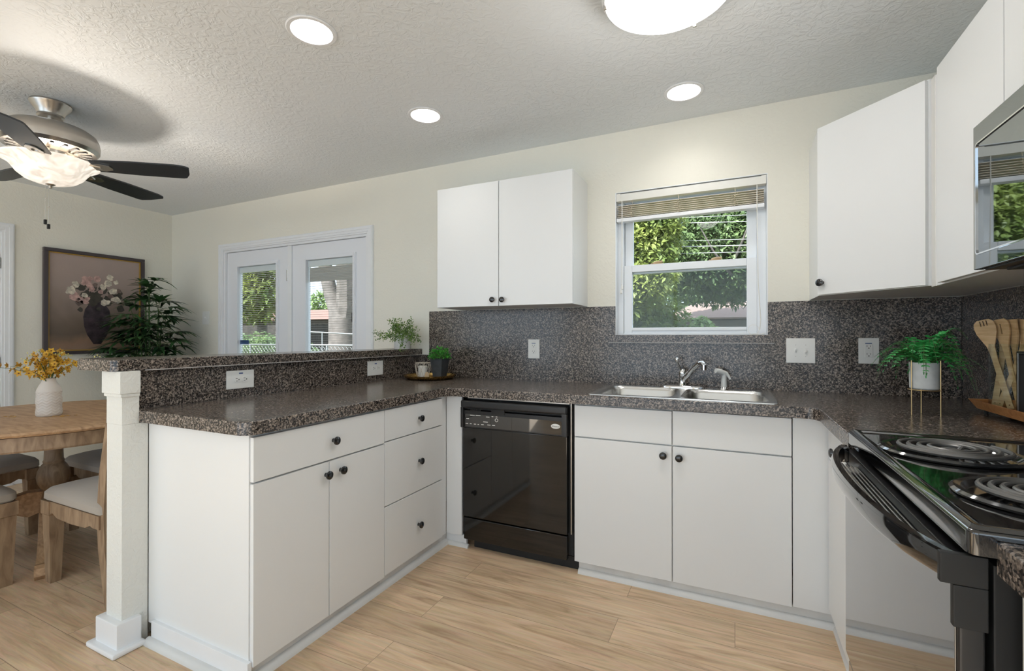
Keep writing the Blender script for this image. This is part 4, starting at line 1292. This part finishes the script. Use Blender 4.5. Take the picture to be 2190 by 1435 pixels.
for k in range(17):
    a = 2 * PI * k / 17 + rnd.uniform(-.25, .25)
    reach = rnd.choice((.05, .10, .15, .20, .24)) * rnd.uniform(.85, 1.1)
    hh = .27 - reach * .62 + rnd.uniform(-.02, .02)
    p0 = Vector((vx + .012 * math.cos(a), vy + .012 * math.sin(a), TZ + .175))
    p2 = Vector((vx + reach * math.cos(a), vy + reach * math.sin(a), TZ + .20 + hh * .62))
    p1 = Vector((vx + reach * .25 * math.cos(a), vy + reach * .25 * math.sin(a), TZ + .20 + hh * .45))
    pth = [p0.lerp(p1, t_).lerp(p1.lerp(p2, t_), t_) for t_ in (0, .2, .4, .6, .8, 1)]
    stems.tube([tuple(p) for p in pth], [.002, .002, .0018, .0016, .0014, .001], 5)
    for i in range(9):
        t_ = .30 + .70 * i / 8
        p = p0.lerp(p1, t_).lerp(p1.lerp(p2, t_), t_) + Vector((rnd.uniform(-.018, .018), rnd.uniform(-.018, .018), rnd.uniform(-.014, .018)))
        if i == 8 and rnd.random() < .75:
            for q_ in range(3):
                pp = p + Vector((math.cos(a) * .012 * q_, math.sin(a) * .012 * q_, rnd.uniform(-.008, .012)))
                buds.sphere(tuple(pp), .0042 - .0006 * q_, 8, 1.3)
            continue
        nrm = Vector((math.cos(a) + rnd.uniform(-.8, .8), math.sin(a) + rnd.uniform(-.8, .8) - .3, rnd.uniform(-.3, .7))).normalized()
        tt = nrm.orthogonal().normalized(); bb = nrm.cross(tt)
        ph = rnd.uniform(0, 6)
        rr = rnd.uniform(.015, .021)
        for q_ in range(5):
            an = ph + q_ * 2 * PI / 5
            d = (tt * math.cos(an) + bb * math.sin(an)) + nrm * .35
            petals.leaf(p, d, nrm, rr, rr * .75, 0, 2, .2, .1)
        centres.sphere(tuple(p + nrm * .003), .0032, 6)
stems.build('stems', M['stem'], fl)
petals.build('petals', M['orchid'], fl, kind='stuff')
centres.build('flower_centres', M['orchidc'], fl, kind='stuff')
buds.build('buds', M['bud'], fl, kind='stuff')
for k, (dx, dy) in enumerate(((-.165, -.045), (-.145, -.055), (-.13, -.075), (-.115, -.05), (-.07, -.11), (-.055, -.10), (.085, -.03), (.095, -.005), (.11, -.045), (.125, -.02), (.12, .02), (.15, -.03), (.16, -.05))):
    a = k * 1.9
    # offsets are right/back relative to the vase as seen from the kitchen
    px, py = vx + .92 * dx - .39 * dy * -1, vy + .39 * dx + .92 * dy
    mb = MB().leaf((px, py, TZ + .0015), (math.cos(a), math.sin(a), .12), (0, 0, 1), .022, .012, .1, 2, .2, .3)
    mb.build('fallen_petal', M['orchid'], loc=(px, py, TZ), label='fallen yellow orchid petal lying on the oak table beside the vase', cat='petal', group='fallen orchid petals')

# ------------------------------------------------------------------ palm in the dining corner
rnd = random.Random(21)
pc = Vector((-4.93, -.42, 0))
pm_ = thing('potted_palm', 'tall dark green lady palm in a pale planter in the dining corner', 'potted palm', tuple(pc))
MB().lathe([(0, 0), (.17, 0), (.19, .02), (.235, .35), (.262, .60), (.272, .66), (.272, .69), (.258, .69), (.25, .64), (0, .62)], 44, tuple(pc)).build('planter', M['concrete'], pm_)
MB().lathe([(.248, .645), (.12, .652), (0, .655)], 30, tuple(pc)).build('soil', M['soil'], pm_)
canes, leaves = MB(), MB()
for c_ in range(7):
    a = 2 * PI * c_ / 7 + rnd.uniform(-.3, .3)
    b0 = pc + Vector((.07 * math.cos(a), .07 * math.sin(a), .645))
    top = [1.70, 1.52, 1.40, 1.58, 1.28, 1.45, 1.20][c_]
    sp2 = .03 + (1.72 - top) * .28
    b1 = pc + Vector((sp2 * math.cos(a), sp2 * math.sin(a), top - .06))
    canes.tube([tuple(b0), tuple(b0.lerp(b1, .5)), tuple(b1)], [.010, .008, .005], 8)
    zz = top - .02
    k = 0
    while zz > .86:
        f_ = (zz - .645) / (top - .645)
        o = b0.lerp(b1, min(1, max(0, f_)))
        for q_ in range(2):
            an = k * 2.4 + q_ * PI + rnd.uniform(-.4, .4)
            el = rnd.uniform(.15, .75) if zz < top - .1 else rnd.uniform(.6, 1.2)
            d = Vector((math.cos(an) * math.cos(el), math.sin(an) * math.cos(el), math.sin(el)))
            pl_ = rnd.uniform(.10, .20) * (1.25 - .45 * (zz - .86) / .86)
            e = o + d * pl_
            if e.x < XL + .06 or e.y > -.06:
                continue
            canes.tube([tuple(o), tuple(o.lerp(e, .5) + Vector((0, 0, .008))), tuple(e)], [.003, .0022, .002], 5)
            nf = rnd.randint(6, 9)
            side = d.cross(Vector((0, 0, 1))).normalized()
            for i in range(nf):
                u = (i / (nf - 1) - .5) * 2.5
                dd_ = (Vector((d.x, d.y, d.z * .4)).normalized() * math.cos(u) + side * math.sin(u) + Vector((0, 0, .10))).normalized()
                LL = rnd.uniform(.13, .21) * (1.0 - .12 * abs(u))
                if (e + dd_ * LL).x < XL + .045 or (e + dd_ * LL).y > -.02:
                    continue
                leaves.leaf(e, dd_, (0, 0, 1), LL * 1.08, rnd.uniform(.034, .050), rnd.uniform(.25, .6), 4, .15, .18)
        zz -= rnd.uniform(.065, .095)
        k += 1
canes.build('canes', M['stem'], pm_)
leaves.build('fronds', M['palm'], pm_, kind='stuff')

# ------------------------------------------------------------------ little plants
def frond(mb_leaf, mb_stem, p0, d, L, lift, leaflet, width, n, rnd, curl=1.0, fat=.45):
    """an arching fern frond with paired leaflets"""
    p0 = Vector(p0); d = Vector(d).normalized()
    pts = []
    for i in range(n + 1):
        t_ = i / n
        pts.append(p0 + d * (L * t_) + Vector((0, 0, lift * (t_ - curl * t_ * t_))))
    mb_stem.tube([tuple(p) for p in pts], [.0016 * (1 - .6 * i / n) for i in range(n + 1)], 5)
    side = d.cross(Vector((0, 0, 1)))
    if side.length < 1e-4: side = Vector((1, 0, 0))
    side.normalize()
    for i in range(1, n + 1):
        t_ = i / n
        tg = (pts[i] - pts[i - 1]).normalized()
        up = side.cross(tg).normalized()
        w = leaflet * (math.sin(PI * min(1, .18 + .80 * t_)) ** .6)
        for s_ in (-1, 1):
            dd_ = (side * s_ + tg * .45 + up * .15).normalized()
            mb_leaf.leaf(pts[i], dd_, up, w, w * fat, .1, 2, .35, .2)
    mb_leaf.leaf(pts[-1], (pts[-1] - pts[-2]).normalized(), Vector((0, 0, 1)), leaflet * .5, leaflet * .2, .1, 2, .2, .1)


# fern in a white pot on a gold stand
px_, py_ = .640, -.664
st = thing('plant_stand', 'thin gold wire plant stand on the corner worktop', 'plant stand', (px_, py_, ZT))
rs = .0475
MB().tube([(px_ + rs * math.cos(a), py_ + rs * math.sin(a), 1.008) for a in [2 * PI * i / 40 for i in range(41)]], .0018, 8, False).build('ring', M['goldw'], st)
for a in (205, 325, 85):
    x, y = px_ + rs * math.cos(R(a)), py_ + rs * math.sin(R(a))
    MB().tube([(x, y, ZT), (x, y, .96), (x, y, 1.06), (x, y, 1.122)], .0019, 8).build('leg', M['goldw'], st)
t = thing('potted_fern', 'bright green fern in a small white pot held by the gold stand', 'potted fern', (px_, py_, 1.01))
MB().lathe([(0, 1.0105), (.040, 1.0105), (.0435, 1.015), (.0448, 1.108), (.0435, 1.110), (.041, 1.108), (.040, 1.095), (0, 1.09)], 40, (px_, py_, 0)).build('pot', M['concrete'], t)
rnd = random.Random(8)
lv, sm = MB(), MB()
for k in range(64):
    a = 2 * PI * k / 64 * 1.618 * 3 + rnd.uniform(-.2, .2)
    L_ = rnd.uniform(.07, .150)
    lift = rnd.uniform(.10, .40)
    if math.cos(a) < -.55 and math.sin(a) < .2: lift *= .75
    dx_, dy_ = math.cos(a), math.sin(a)
    towards = max(0, -(-.53 * dx_ * -1 + .85 * dy_))
    if k % 3 and towards > .7: L_ *= .5; lift = max(lift, .25)
    frond(lv, sm, (px_ + .018 * dx_, py_ + .018 * dy_, 1.098), (dx_, dy_, .1), L_, lift, .020, .01, max(6, int(L_ / .0095)), rnd, rnd.uniform(.75, 1.2) if L_ < .1 else rnd.uniform(.9, 1.28), .5)
sm.build('fern_stems', M['stem'], t)
lv.build('fern_leaves', M['fern'], t, kind='stuff')

# maidenhair fern in a white pot on the bar
px_, py_ = -2.205, -.135
t = thing('potted_fern', 'airy olive-green maidenhair fern in a white pot on the bar end', 'potted fern', (px_, py_, 1.117))
MB().lathe([(0, 1.1172), (.058, 1.1172), (.061, 1.122), (.064, 1.225), (.062, 1.228), (.058, 1.225), (.057, 1.205), (0, 1.20)], 40, (px_, py_, 0)).build('pot', M['ceramic'], t)
rnd = random.Random(14)
lv, sm = MB(), MB()
dirs = [(-.6, -.15, 1.25, .20), (-.35, -.2, 1.5, .185), (-1, -.3, .42, .215), (-.8, -.5, .25, .16), (.2, -.3, 1.0, .17), (.5, -.2, .95, .20), (.85, -.4, .62, .20), (1, -.3, .40, .18), (.9, -.7, -.10, .20), (.6, -.8, -.42, .17), (.2, -.9, .30, .13), (-.2, -.9, .45, .14), (0, -.3, 1.1, .14), (.35, .1, .8, .15), (-.45, .1, .8, .16), (.8, -.1, .15, .16), (-.7, .0, 1.0, .15), (.1, -.6, .7, .13), (.5, -.6, .5, .14)]
for dx_, dy_, dz_, L_ in dirs:
    d = Vector((dx_, dy_, dz_)).normalized()
    p0 = Vector((px_ + .02 * dx_, py_ + .02 * dy_, 1.20))
    if d.z < 0: p0.z = 1.235; p0 += Vector((dx_, dy_, 0)) * .035
    pts = [p0 + d * L_ * t_ + Vector((0, 0, -.05 * t_ * t_)) for t_ in [i / 9 for i in range(10)]]
    sm.tube([tuple(p) for p in pts], .0011, 4)
    for i in range(3, 10):
        for q_ in range(11):
            c0 = pts[i] + Vector((rnd.gauss(0, .013), rnd.gauss(0, .012), rnd.gauss(0, .013)))
            if c0.y > -.02: c0.y = -.02
            dd_ = Vector((rnd.uniform(-1, 1), rnd.uniform(-1, .3), rnd.uniform(-.5, .8)))
            lv.leaf(c0, dd_, (rnd.uniform(-.5, .5), -.8, .6), rnd.uniform(.007, .012), .009, 0, 2, .7, .1)
sm.build('fern_stems', M['stem'], t)
lv.build('fern_leaves', M['maiden'], t, kind='stuff')

# tray in the corner with a candle holder and a small boxwood
tx_, ty_ = -1.905, -.215
t = thing('tray', 'scalloped round brass tray in the worktop corner', 'tray', (tx_, ty_, ZT))
sc = lambda a, z: 1 + .022 * abs(math.sin(a * 9)) * max(0, min(1, (z - .006) / .02))
MB().lathe([(0, .001), (.142, .001), (.155, .004), (.168, .016), (.176, .028), (.1775, .0285), (.170, .015), (.156, .0065), (.142, .0045), (0, .0045)], 108, (tx_, ty_, ZT), None, sc).build('dish', M['gold'], t)
hx, hy = -1.972, -.205
t = thing('candle_holder', 'pale wire candle holder on the brass tray', 'candle holder', (hx, hy, ZT + .006))
mb = MB()
z0_ = ZT + .0068
for zz, rr in ((z0_ + .002, .036), (z0_ + .102, .052)):
    mb.tube([(hx + rr * math.cos(a), hy + rr * math.sin(a), zz) for a in [2 * PI * i / 36 for i in range(37)]], .0022, 6, False)
for k in range(8):
    a0 = 2 * PI * k / 8
    for s_ in (-1, 1):
        mb.tube([(hx + (.052 - .016 * u ** 1.5 + .004 * math.sin(PI * u)) * math.cos(a0 + s_ * u * .78), hy + (.052 - .016 * u ** 1.5 + .004 * math.sin(PI * u)) * math.sin(a0 + s_ * u * .78), z0_ + .102 - .1 * u) for u in [i / 8 for i in range(9)]], .0017, 5)
mb.build('wire_frame', M['rope'], t)
t = thing('candle', 'white pillar candle inside the wire holder', 'candle', (hx, hy, ZT + .006))
MB().lathe([(0, 0), (.032, 0), (.033, .003), (.033, .078), (.031, .081), (.02, .079), (0, .078)], 28, (hx, hy, ZT + .0068)).build('wax', M['wax'], t)
MB().tube([(hx, hy, ZT + .084), (hx + .001, hy, ZT + .094)], .001, 5).build('wick', M['blackm'], t)
bx_, by_ = -1.838, -.195
t = thing('potted_boxwood', 'bushy bright green plant in a square dark slate pot on the brass tray', 'potted plant', (bx_, by_, ZT + .006))
L = [[(bx_ + x, by_ + y, ZT + .0065 + z) for x, y in rrect(-h, h, -h, h, .004, 3)] for h, z in ((.034, 0), (.048, .13), (.0485, .133), (.044, .133), (.042, .12))]
MB().loft(L, True, True, True).build('pot', M['slate'], t)
rnd = random.Random(3)
lv, sm = MB(), MB()
for k in range(210):
    a = rnd.uniform(0, 2 * PI); el = math.asin(rnd.uniform(-.15, 1))
    rr = .074 * rnd.uniform(.45, 1.0)
    c0 = Vector((bx_ + rr * 1.08 * math.cos(a) * math.cos(el), by_ + rr * 1.08 * math.sin(a) * math.cos(el), ZT + .152 + rr * .98 * math.sin(el)))
    if c0.y > -.035: continue
    out = (c0 - Vector((bx_, by_, ZT + .145))).normalized()
    if k % 4 == 0:
        sm.tube([(bx_ + (c0.x - bx_) * .15, by_ + (c0.y - by_) * .15, ZT + .12), tuple(c0)], .0008, 4)
    for q_ in range(5):
        d = (out + Vector((rnd.uniform(-1, 1), rnd.uniform(-1, 1), rnd.uniform(-1, 1)))).normalized()
        if c0.y + d.y * .013 > -.012: continue
        lv.leaf(c0, d, (rnd.uniform(-1, 1), rnd.uniform(-1, 1), 1), rnd.uniform(.008, .013), .008, 0, 2, .5, .15)
sm.build('twigs', M['stem'], t)
lv.build('leaves', M['box'], t, kind='stuff')
t = thing('gift_tag', 'small wooden house-shaped tag leaning on the candle holder', 'tag', (-1.893, -.262, ZT + .006))
MB().prism([(-.016, 0), (.016, 0), (.013, .034), (.006, .044), (-.006, .044), (-.013, .034)], -.003, .003, (), Matrix.Translation((-1.897, -.262, ZT + .0065)) @ Matrix.Rotation(R(25), 4, 'Z') @ Matrix(((1, 0, 0, 0), (0, 0, 1, 0), (0, 1, 0, 0), (0, 0, 0, 1)))).build('tag_body', M['tag'], t)

# ------------------------------------------------------------------ tray, glass jar, utensils, chalkboard
t = thing('tray', 'long reddish wooden tray on small black feet in the right corner', 'tray', (.89, -.75, ZT))
cx_, cy_ = .890, -.735
hx_, hy_ = .068, .245
L = []
for e, z in ((-.030, .932), (0, .966), (-.007, .966), (-.034, .940)):
    h1, h2 = hx_ + e * .55, hy_ + e
    L.append([(cx_ - h1, cy_ - h2, z), (cx_ + h1, cy_ - h2, z), (cx_ + h1, cy_ + h2, z), (cx_ - h1, cy_ + h2, z)])
MB().loft(L, True, True, True).build('tray_body', M['acacia'], t, smooth=False)
for sx in (-1, 1):
    for sy in (-1, 1):
        MB().cyl((cx_ + sx * .036, cy_ + sy * .185, ZT), .006, .018, 14, .008).build('foot', M['blackm'], t)
jx, jy = .897, -.600
zf = .9402
t = thing('utensil_jar', 'clear glass jar holding wooden utensils on the wooden tray', 'jar', (jx, jy, zf))
MB().lathe([(0, 0), (.049, 0), (.0525, .004), (.053, .01), (.053, .236), (.0515, .239), (.050, .236), (.0498, .012), (.047, .008), (0, .008)], 48, (jx, jy, zf)).build('glass', M['jar'], t)


def utensil(name, label, foot, top, headw, headl, kind, face, hw=.0088):
    headw *= 1.28; headl *= 1.15
    """flat bamboo utensil: handle from foot up to a shaped head"""
    f0 = Vector(foot); t0 = Vector(top)
    ax = (t0 - f0); Lt = ax.length; ax.normalize()
    sd = Vector(face).cross(ax).normalized()
    nm = ax.cross(sd)
    Mx = Matrix(((sd.x, ax.x, nm.x, f0.x), (sd.y, ax.y, nm.y, f0.y), (sd.z, ax.z, nm.z, f0.z), (0, 0, 0, 1)))
    hs = Lt - headl
    R_ = [(hw, 0), (hw, hs * .45), (hw * .92, hs * .8)]
    if kind in ('spork', 'spoon', 'slotted'):
        R_ += [(hw * 1.25, hs), (headw * .62, hs + headl * .22), (headw * .93, hs + headl * .5), (headw, hs + headl * .72), (headw * .9, hs + headl * .9), (headw * .55, Lt)]
    else:
        R_ += [(hw * 1.3, hs), (headw * .8, hs + headl * .25), (headw, hs + headl * .55), (headw, Lt)]
    outl = R_ + [(-a, b_) for a, b_ in R_[::-1]]
    holes = []
    if kind == 'spork':
        for x in (-.009, 0, .009):
            holes.append([(x - .0016, Lt - .024), (x + .0016, Lt - .024), (x + .0016, Lt - .004), (x - .0016, Lt - .004)][::-1])
    if kind == 'slotted':
        holes.append([(-.002, Lt - .055), (.002, Lt - .055), (.002, Lt - .018), (-.002, Lt - .018)][::-1])
    holes.append(circ(0, .013, .0022, 10)[::-1])
    o = MB().prism(outl, -.0026, .0026, holes, Mx).build(name, M['bamboo'], loc=foot, label=label, cat='utensil', group='wooden utensils in the glass jar')
    return o


V = lambda dx, dy, z: (jx + dx, jy + dy, z)
fcv = Vector((-.62, -.78, 0))
zb_ = zf + .0085
utensil('wooden_spork', 'bamboo spork with three short tines at the left of the jar', V(-.006, -.030, zb_), V(-.058, .035, 1.268), .024, .088, 'spork', (-.62, -.72, .1))
utensil('slotted_spoon', 'bamboo spoon with one long slot behind the spork', V(.020, -.026, zb_), V(-.020, .012, 1.270), .022, .085, 'slotted', (-.86, -.45, .1))
utensil('wooden_spatula', 'square-ended bamboo spatula in the middle of the jar', V(.030, -.012, zb_), V(.002, -.012, 1.268), .020, .09, 'flat', (-.98, -.15, .1))
utensil('wooden_spatula', 'square-ended bamboo turner right behind the first spatula', V(.036, -.001, zb_), V(.020, -.030, 1.268), .020, .09, 'flat', (-1, .10, .1))
utensil('wooden_spoon', 'broad bamboo spoon at the right side of the jar', V(-.022, .012, zb_), V(.050, -.052, 1.262), .025, .085, 'spoon', (-.7, -.7, .1))
utensil('wooden_spoon', 'short bamboo spoon deep at the back of the jar', V(-.030, .022, zb_), V(.010, .030, 1.255), .02, .08, 'spoon', (-.6, -.75, .1))
sg = thing('chalkboard_sign', 'small black chalkboard sign in a pale frame at the right edge of the tray', 'sign', (.868, -.745, zf))
Mx = Matrix.Translation((.911, -.729, zf)) @ Matrix.Rotation(R(-58), 4, 'Z')
MB().box(-.05, .05, -.004, .004, .0005, .215, .002, 2, Mx).build('frame', M['blackp'], sg)
MB().box(-.046, -.043, -.006, -.003, .006, .210, .0005, 1, Mx).box(.043, .046, -.006, -.003, .006, .210, .0005, 1, Mx).box(-.043, .043, -.006, -.003, .207, .210, .0005, 1, Mx).build('bead', M['nickel'], sg)
MB().box(-.04, .04, -.0048, -.0036, .012, .202, 0, 1, Mx).build('board', M['blackm'], sg)
MB().box(-.05, .05, -.02, .02, 0, .006, .002, 1, Mx).build('base', M['blackp'], sg)

# ------------------------------------------------------------------ garden outside
struct(MB().box(-45, 25, T + .01, 60, -.25, -.2), 'ground', M['lawn'], 'sunlit lawn outside the windows', 'lawn')


def leafmass(mb, blobs, n, size, rnd):
    tot = sum(b_[3] * b_[4] * b_[5] for b_ in blobs)
    for (x, y, z, rx, ry, rz) in blobs:
        k = int(n * rx * ry * rz / tot) + 1
        for _ in range(k):
            while True:
                v = Vector((rnd.uniform(-1, 1), rnd.uniform(-1, 1), rnd.uniform(-1, 1)))
                if .30 < v.length < 1: break
            c = Vector((x + v.x * rx, y + v.y * ry, z + v.z * rz))
            d = Vector((rnd.uniform(-1, 1), rnd.uniform(-1, 1), rnd.uniform(-1, .6)))
            s_ = size * rnd.uniform(.6, 1.3)
            mb.leaf(c, d, (rnd.uniform(-.6, .6), rnd.uniform(-1, .2), 1), s_, s_ * .55, .15, 2, .1, .12)
    return mb


def tree(label, trunk, blobs, n, size, leafm, seed, name='tree', cat='tree', group='garden trees', branches=()):
    rnd = random.Random(seed)
    b0 = trunk[0][0]
    t = thing(name, label, cat, b0, group)
    mb = MB()
    mb.tube([p for p, _ in trunk], [r_ for _, r_ in trunk], 12)
    for br in branches:
        mb.tube([p for p, _ in br], [r_ for _, r_ in br], 8)
    mb.build('trunk', M['bark'], t)
    lm_ = leafmass(MB(), blobs, n, size, rnd)
    lm_.build('foliage', leafm, t, kind='stuff')
    return t


# trees seen through the sink window
tree('broad sunlit yellow-green tree filling the left half of the sink window', [((-2.6, 8.5, -.2), .22), ((-2.5, 8.5, 1.6), .18), ((-2.3, 8.4, 3.0), .10)],
     [(-2.2, 8.3, 3.4, 1.15, .8, .95), (-1.75, 8.2, 2.7, .62, .7, .75), (-2.5, 8.3, 2.2, .8, .7, .7), (-1.65, 8.4, 3.9, .65, .6, .6), (-2.9, 8.4, 3.0, .9, .8, 1.2), (-1.9, 9.0, 1.5, 1.0, .5, .8)], 24000, .125, M['tree_a'], 1)
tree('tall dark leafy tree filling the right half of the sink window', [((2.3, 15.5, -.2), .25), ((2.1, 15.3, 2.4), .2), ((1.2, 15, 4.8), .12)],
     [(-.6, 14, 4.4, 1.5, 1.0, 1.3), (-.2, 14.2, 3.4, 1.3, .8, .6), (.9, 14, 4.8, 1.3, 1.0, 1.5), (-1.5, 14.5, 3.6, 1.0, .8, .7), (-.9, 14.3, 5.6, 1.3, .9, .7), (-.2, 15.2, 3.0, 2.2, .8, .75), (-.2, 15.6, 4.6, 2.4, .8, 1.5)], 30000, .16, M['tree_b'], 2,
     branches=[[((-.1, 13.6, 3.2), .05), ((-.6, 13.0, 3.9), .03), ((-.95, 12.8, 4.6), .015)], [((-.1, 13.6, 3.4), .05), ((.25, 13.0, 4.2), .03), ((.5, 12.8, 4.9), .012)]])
for k, (x, y, z, rx, rz, lab) in enumerate(((-2.10, 10.3, 1.78, .72, .6, 'olive bush below the yellow-green tree at the left of the sink window'), (-.80, 10.6, 1.46, .42, .62, 'feathery green bush in front of the pinkish roof'), (.16, 11.8, 1.26, .46, .50, 'low green bush at the lower right of the sink window'))):
    tree(lab, [((x, y, -.2), .05), ((x, y, .9), .03)], [(x, y, z - .30, rx, .35, rz), (x + .1, y + .1, z - .6, rx * 1.05, .35, rz)], 2600, .12, M['tree_c'], 30 + k, 'bush', 'bush', 'garden bushes')
rnd = random.Random(77)
# neighbour's house with the pinkish hip roof
tree('tall leafy tree right of the sink window view beyond the garden', [((6.0, 13, -.2), .25), ((5.9, 13, 2.4), .2), ((5.7, 13, 4.5), .12)], [(5.6, 12.6, 3.9, 1.9, 1.0, 1.5), (4.4, 12.4, 4.6, 1.4, .9, 1.2), (7.0, 12.8, 4.8, 1.6, 1.0, 1.5)], 9000, .22, M['tree_b'], 61)
tree('tall leafy tree left of the sink window view beyond the garden', [((-6.2, 12.5, -.2), .25), ((-6.1, 12.5, 2.2), .2), ((-6, 12.5, 4.2), .12)], [(-6.0, 12.5, 3.8, 1.7, 1.1, 1.6), (-5.0, 12.7, 4.6, 1.4, 1.0, 1.4)], 6000, .22, M['tree_a'], 62)
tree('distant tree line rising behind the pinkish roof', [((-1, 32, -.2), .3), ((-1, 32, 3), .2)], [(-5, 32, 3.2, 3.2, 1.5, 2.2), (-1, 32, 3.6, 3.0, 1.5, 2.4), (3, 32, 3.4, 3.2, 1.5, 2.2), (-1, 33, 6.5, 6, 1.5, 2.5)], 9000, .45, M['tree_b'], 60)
hs_ = thing('house', 'neighbouring house with a pinkish shingle roof seen through the sink window', 'house', (0, 19, -.2))
MB().box(-2.2, 7, 18.2, 24, -.2, 1.9).build('walls', M['brick'], hs_, smooth=False)
MB().loft([[(-2.75, 17.6, 1.93), (7.5, 17.6, 1.93), (7.5, 24.5, 1.93), (-2.75, 24.5, 1.93)], [(-2.75, 17.6, 1.99), (7.5, 17.6, 1.99), (7.5, 24.5, 1.99), (-2.75, 24.5, 1.99)], [(-1.6, 20.4, 2.80), (6, 20.4, 2.80), (6, 21.6, 2.80), (-1.6, 21.6, 2.80)]], True, True, True).build('roof', M['shingle'], hs_, smooth=False)
hs_ = thing('house', 'distant house with an orange tile roof seen through the French doors', 'house', (-24, 19, -.2))
MB().box(-34, -17, 19, 25, -.2, 2.3).build('walls', M['brick'], hs_, smooth=False)
MB().loft([[(-34.6, 18.2, 2.3), (-16.2, 18.2, 2.3), (-16.2, 26, 2.3), (-34.6, 26, 2.3)], [(-33, 21.5, 3.15), (-18, 21.5, 3.15), (-18, 22.5, 3.15), (-33, 22.5, 3.15)]], True, True, True).build('roof', M['tile'], hs_, smooth=False)
fe = thing('wooden_fence', 'dark weathered board fence beyond the French doors', 'fence', (-20, 14.5, -.2))
mb = MB()
x = -32.0
while x < -12:
    mb.box(x, x + .13, 14.5, 14.53, -.2, 1.85 + rnd.uniform(-.02, .02)); x += .14
mb.build('boards', M['fence'], fe, smooth=False)
MB().box(-32, -12, 14.53, 14.58, .2, .3).box(-32, -12, 14.53, 14.58, 1.4, 1.5).build('rails', M['fence'], fe, smooth=False)
# chain-link fence
cf = thing('chain_link_fence', 'low chain-link fence with pale top rail outside the French doors', 'fence', (-9, 4.5, -.2))
MB().cyl((-15, 4.5, 1.03), .018, 10.5, 10, axis='X').build('top_rail', M['galv'], cf)
for x in (-12.9, -10.4, -7.92, -5.5):
    MB().cyl((x, 4.5, -.2), .02, 1.24, 10).build('fence_post', M['galv'], cf)
mb = MB()
x = -13.0
while x < -5.0:
    mb.tube([(x, 4.49, -.1), (x + 1.1, 4.49, 1.0)], .005, 4).tube([(x + 1.1, 4.51, -.1), (x, 4.51, 1.0)], .005, 4)
    x += .11
mb.build('wire_mesh', M['galv'], cf, kind='stuff')
gt = thing('garden_gate', 'pale tubular gate frame beyond the chain-link fence', 'gate', (-9.6, 6, -.2))
MB().tube([(-10.6, 6, 1.36), (-8.6, 6.2, 1.27)], .016, 10).tube([(-9.75, 6.05, -.2), (-9.75, 6.05, 1.32)], .016, 10).tube([(-8.6, 6.2, -.2), (-8.6, 6.2, 1.27)], .016, 10).build('gate_frame', M['galv'], gt)
# forked trunk and foliage seen through the French doors
tree('massive forked grey tree trunk outside the right French door', [((-10.0, 7, -.2), .44), ((-9.98, 7, .9), .40), ((-9.99, 7, 1.7), .39), ((-10.18, 7, 2.0), .27), ((-10.36, 7, 2.25), .215), ((-10.50, 7, 2.6), .20), ((-10.64, 7, 3.1), .195), ((-10.95, 7.1, 4.3), .17)],
     [(-11.7, 6.8, 3.3, .55, .4, .42), (-11.4, 6.7, 2.85, .3, .3, .25), (-11, 7, 5.2, 2.2, 1.6, 1.0)], 1500, .14, M['tree_b'], 41,
     branches=[[((-9.90, 7, 1.6), .30), ((-9.83, 7, 2.05), .29), ((-9.84, 7, 2.6), .275), ((-9.86, 7, 3.2), .27), ((-9.9, 7, 4.4), .22)]])
tree('big leafy sunlit tree behind the left French door', [((-19.5, 11.5, -.2), .25), ((-19.4, 11.5, 2.4), .2), ((-19.2, 11.5, 4), .12)],
     [(-19.6, 11.2, 4.4, 1.9, 1.1, 1.3), (-19.0, 11.0, 3.1, 1.4, .9, .9), (-20.5, 11, 3.2, 1.2, .9, 1.1), (-21.3, 11.4, 4.0, 1.2, .9, 1.4), (-19.5, 11.2, 2.4, 1.6, .6, .6)], 9000, .24, M['tree_a'], 44)
tree('small round tree above the orange roof in the right French door', [((-33.6, 28, -.2), .15), ((-33.6, 28, 3.2), .1)], [(-33.6, 28, 4.3, 1.5, 1.2, 1.1)], 1000, .32, M['tree_c'], 45)
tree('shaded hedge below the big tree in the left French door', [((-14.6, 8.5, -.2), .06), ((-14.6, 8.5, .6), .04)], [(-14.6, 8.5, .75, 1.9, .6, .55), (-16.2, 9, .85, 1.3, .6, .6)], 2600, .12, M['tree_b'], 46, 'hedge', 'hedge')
for k, (z0_, z1_, r_) in enumerate(((4.12, 4.02, .006), (3.99, 3.87, .009), (3.56, 3.47, .006), (3.42, 3.33, .012), (3.26, 3.18, .006))):
    sl_ = (z1_ - z0_) / 1.48
    MB().tube([(-12, 9, z0_ - 10.78 * sl_), (-5, 9, z0_ - 3.78 * sl_ - .06), (12, 9, z0_ + 13.2 * sl_)], r_, 6).build('power_line', M['wire'], loc=(0, 9, z0_), label=('pale overhead wire, topmost across the sink window', 'second pale overhead wire from the top', 'thin middle overhead wire across the sink window', 'thickest pale overhead wire across the sink window', 'lowest pale overhead wire across the sink window')[k], cat='power line', group='overhead wires')
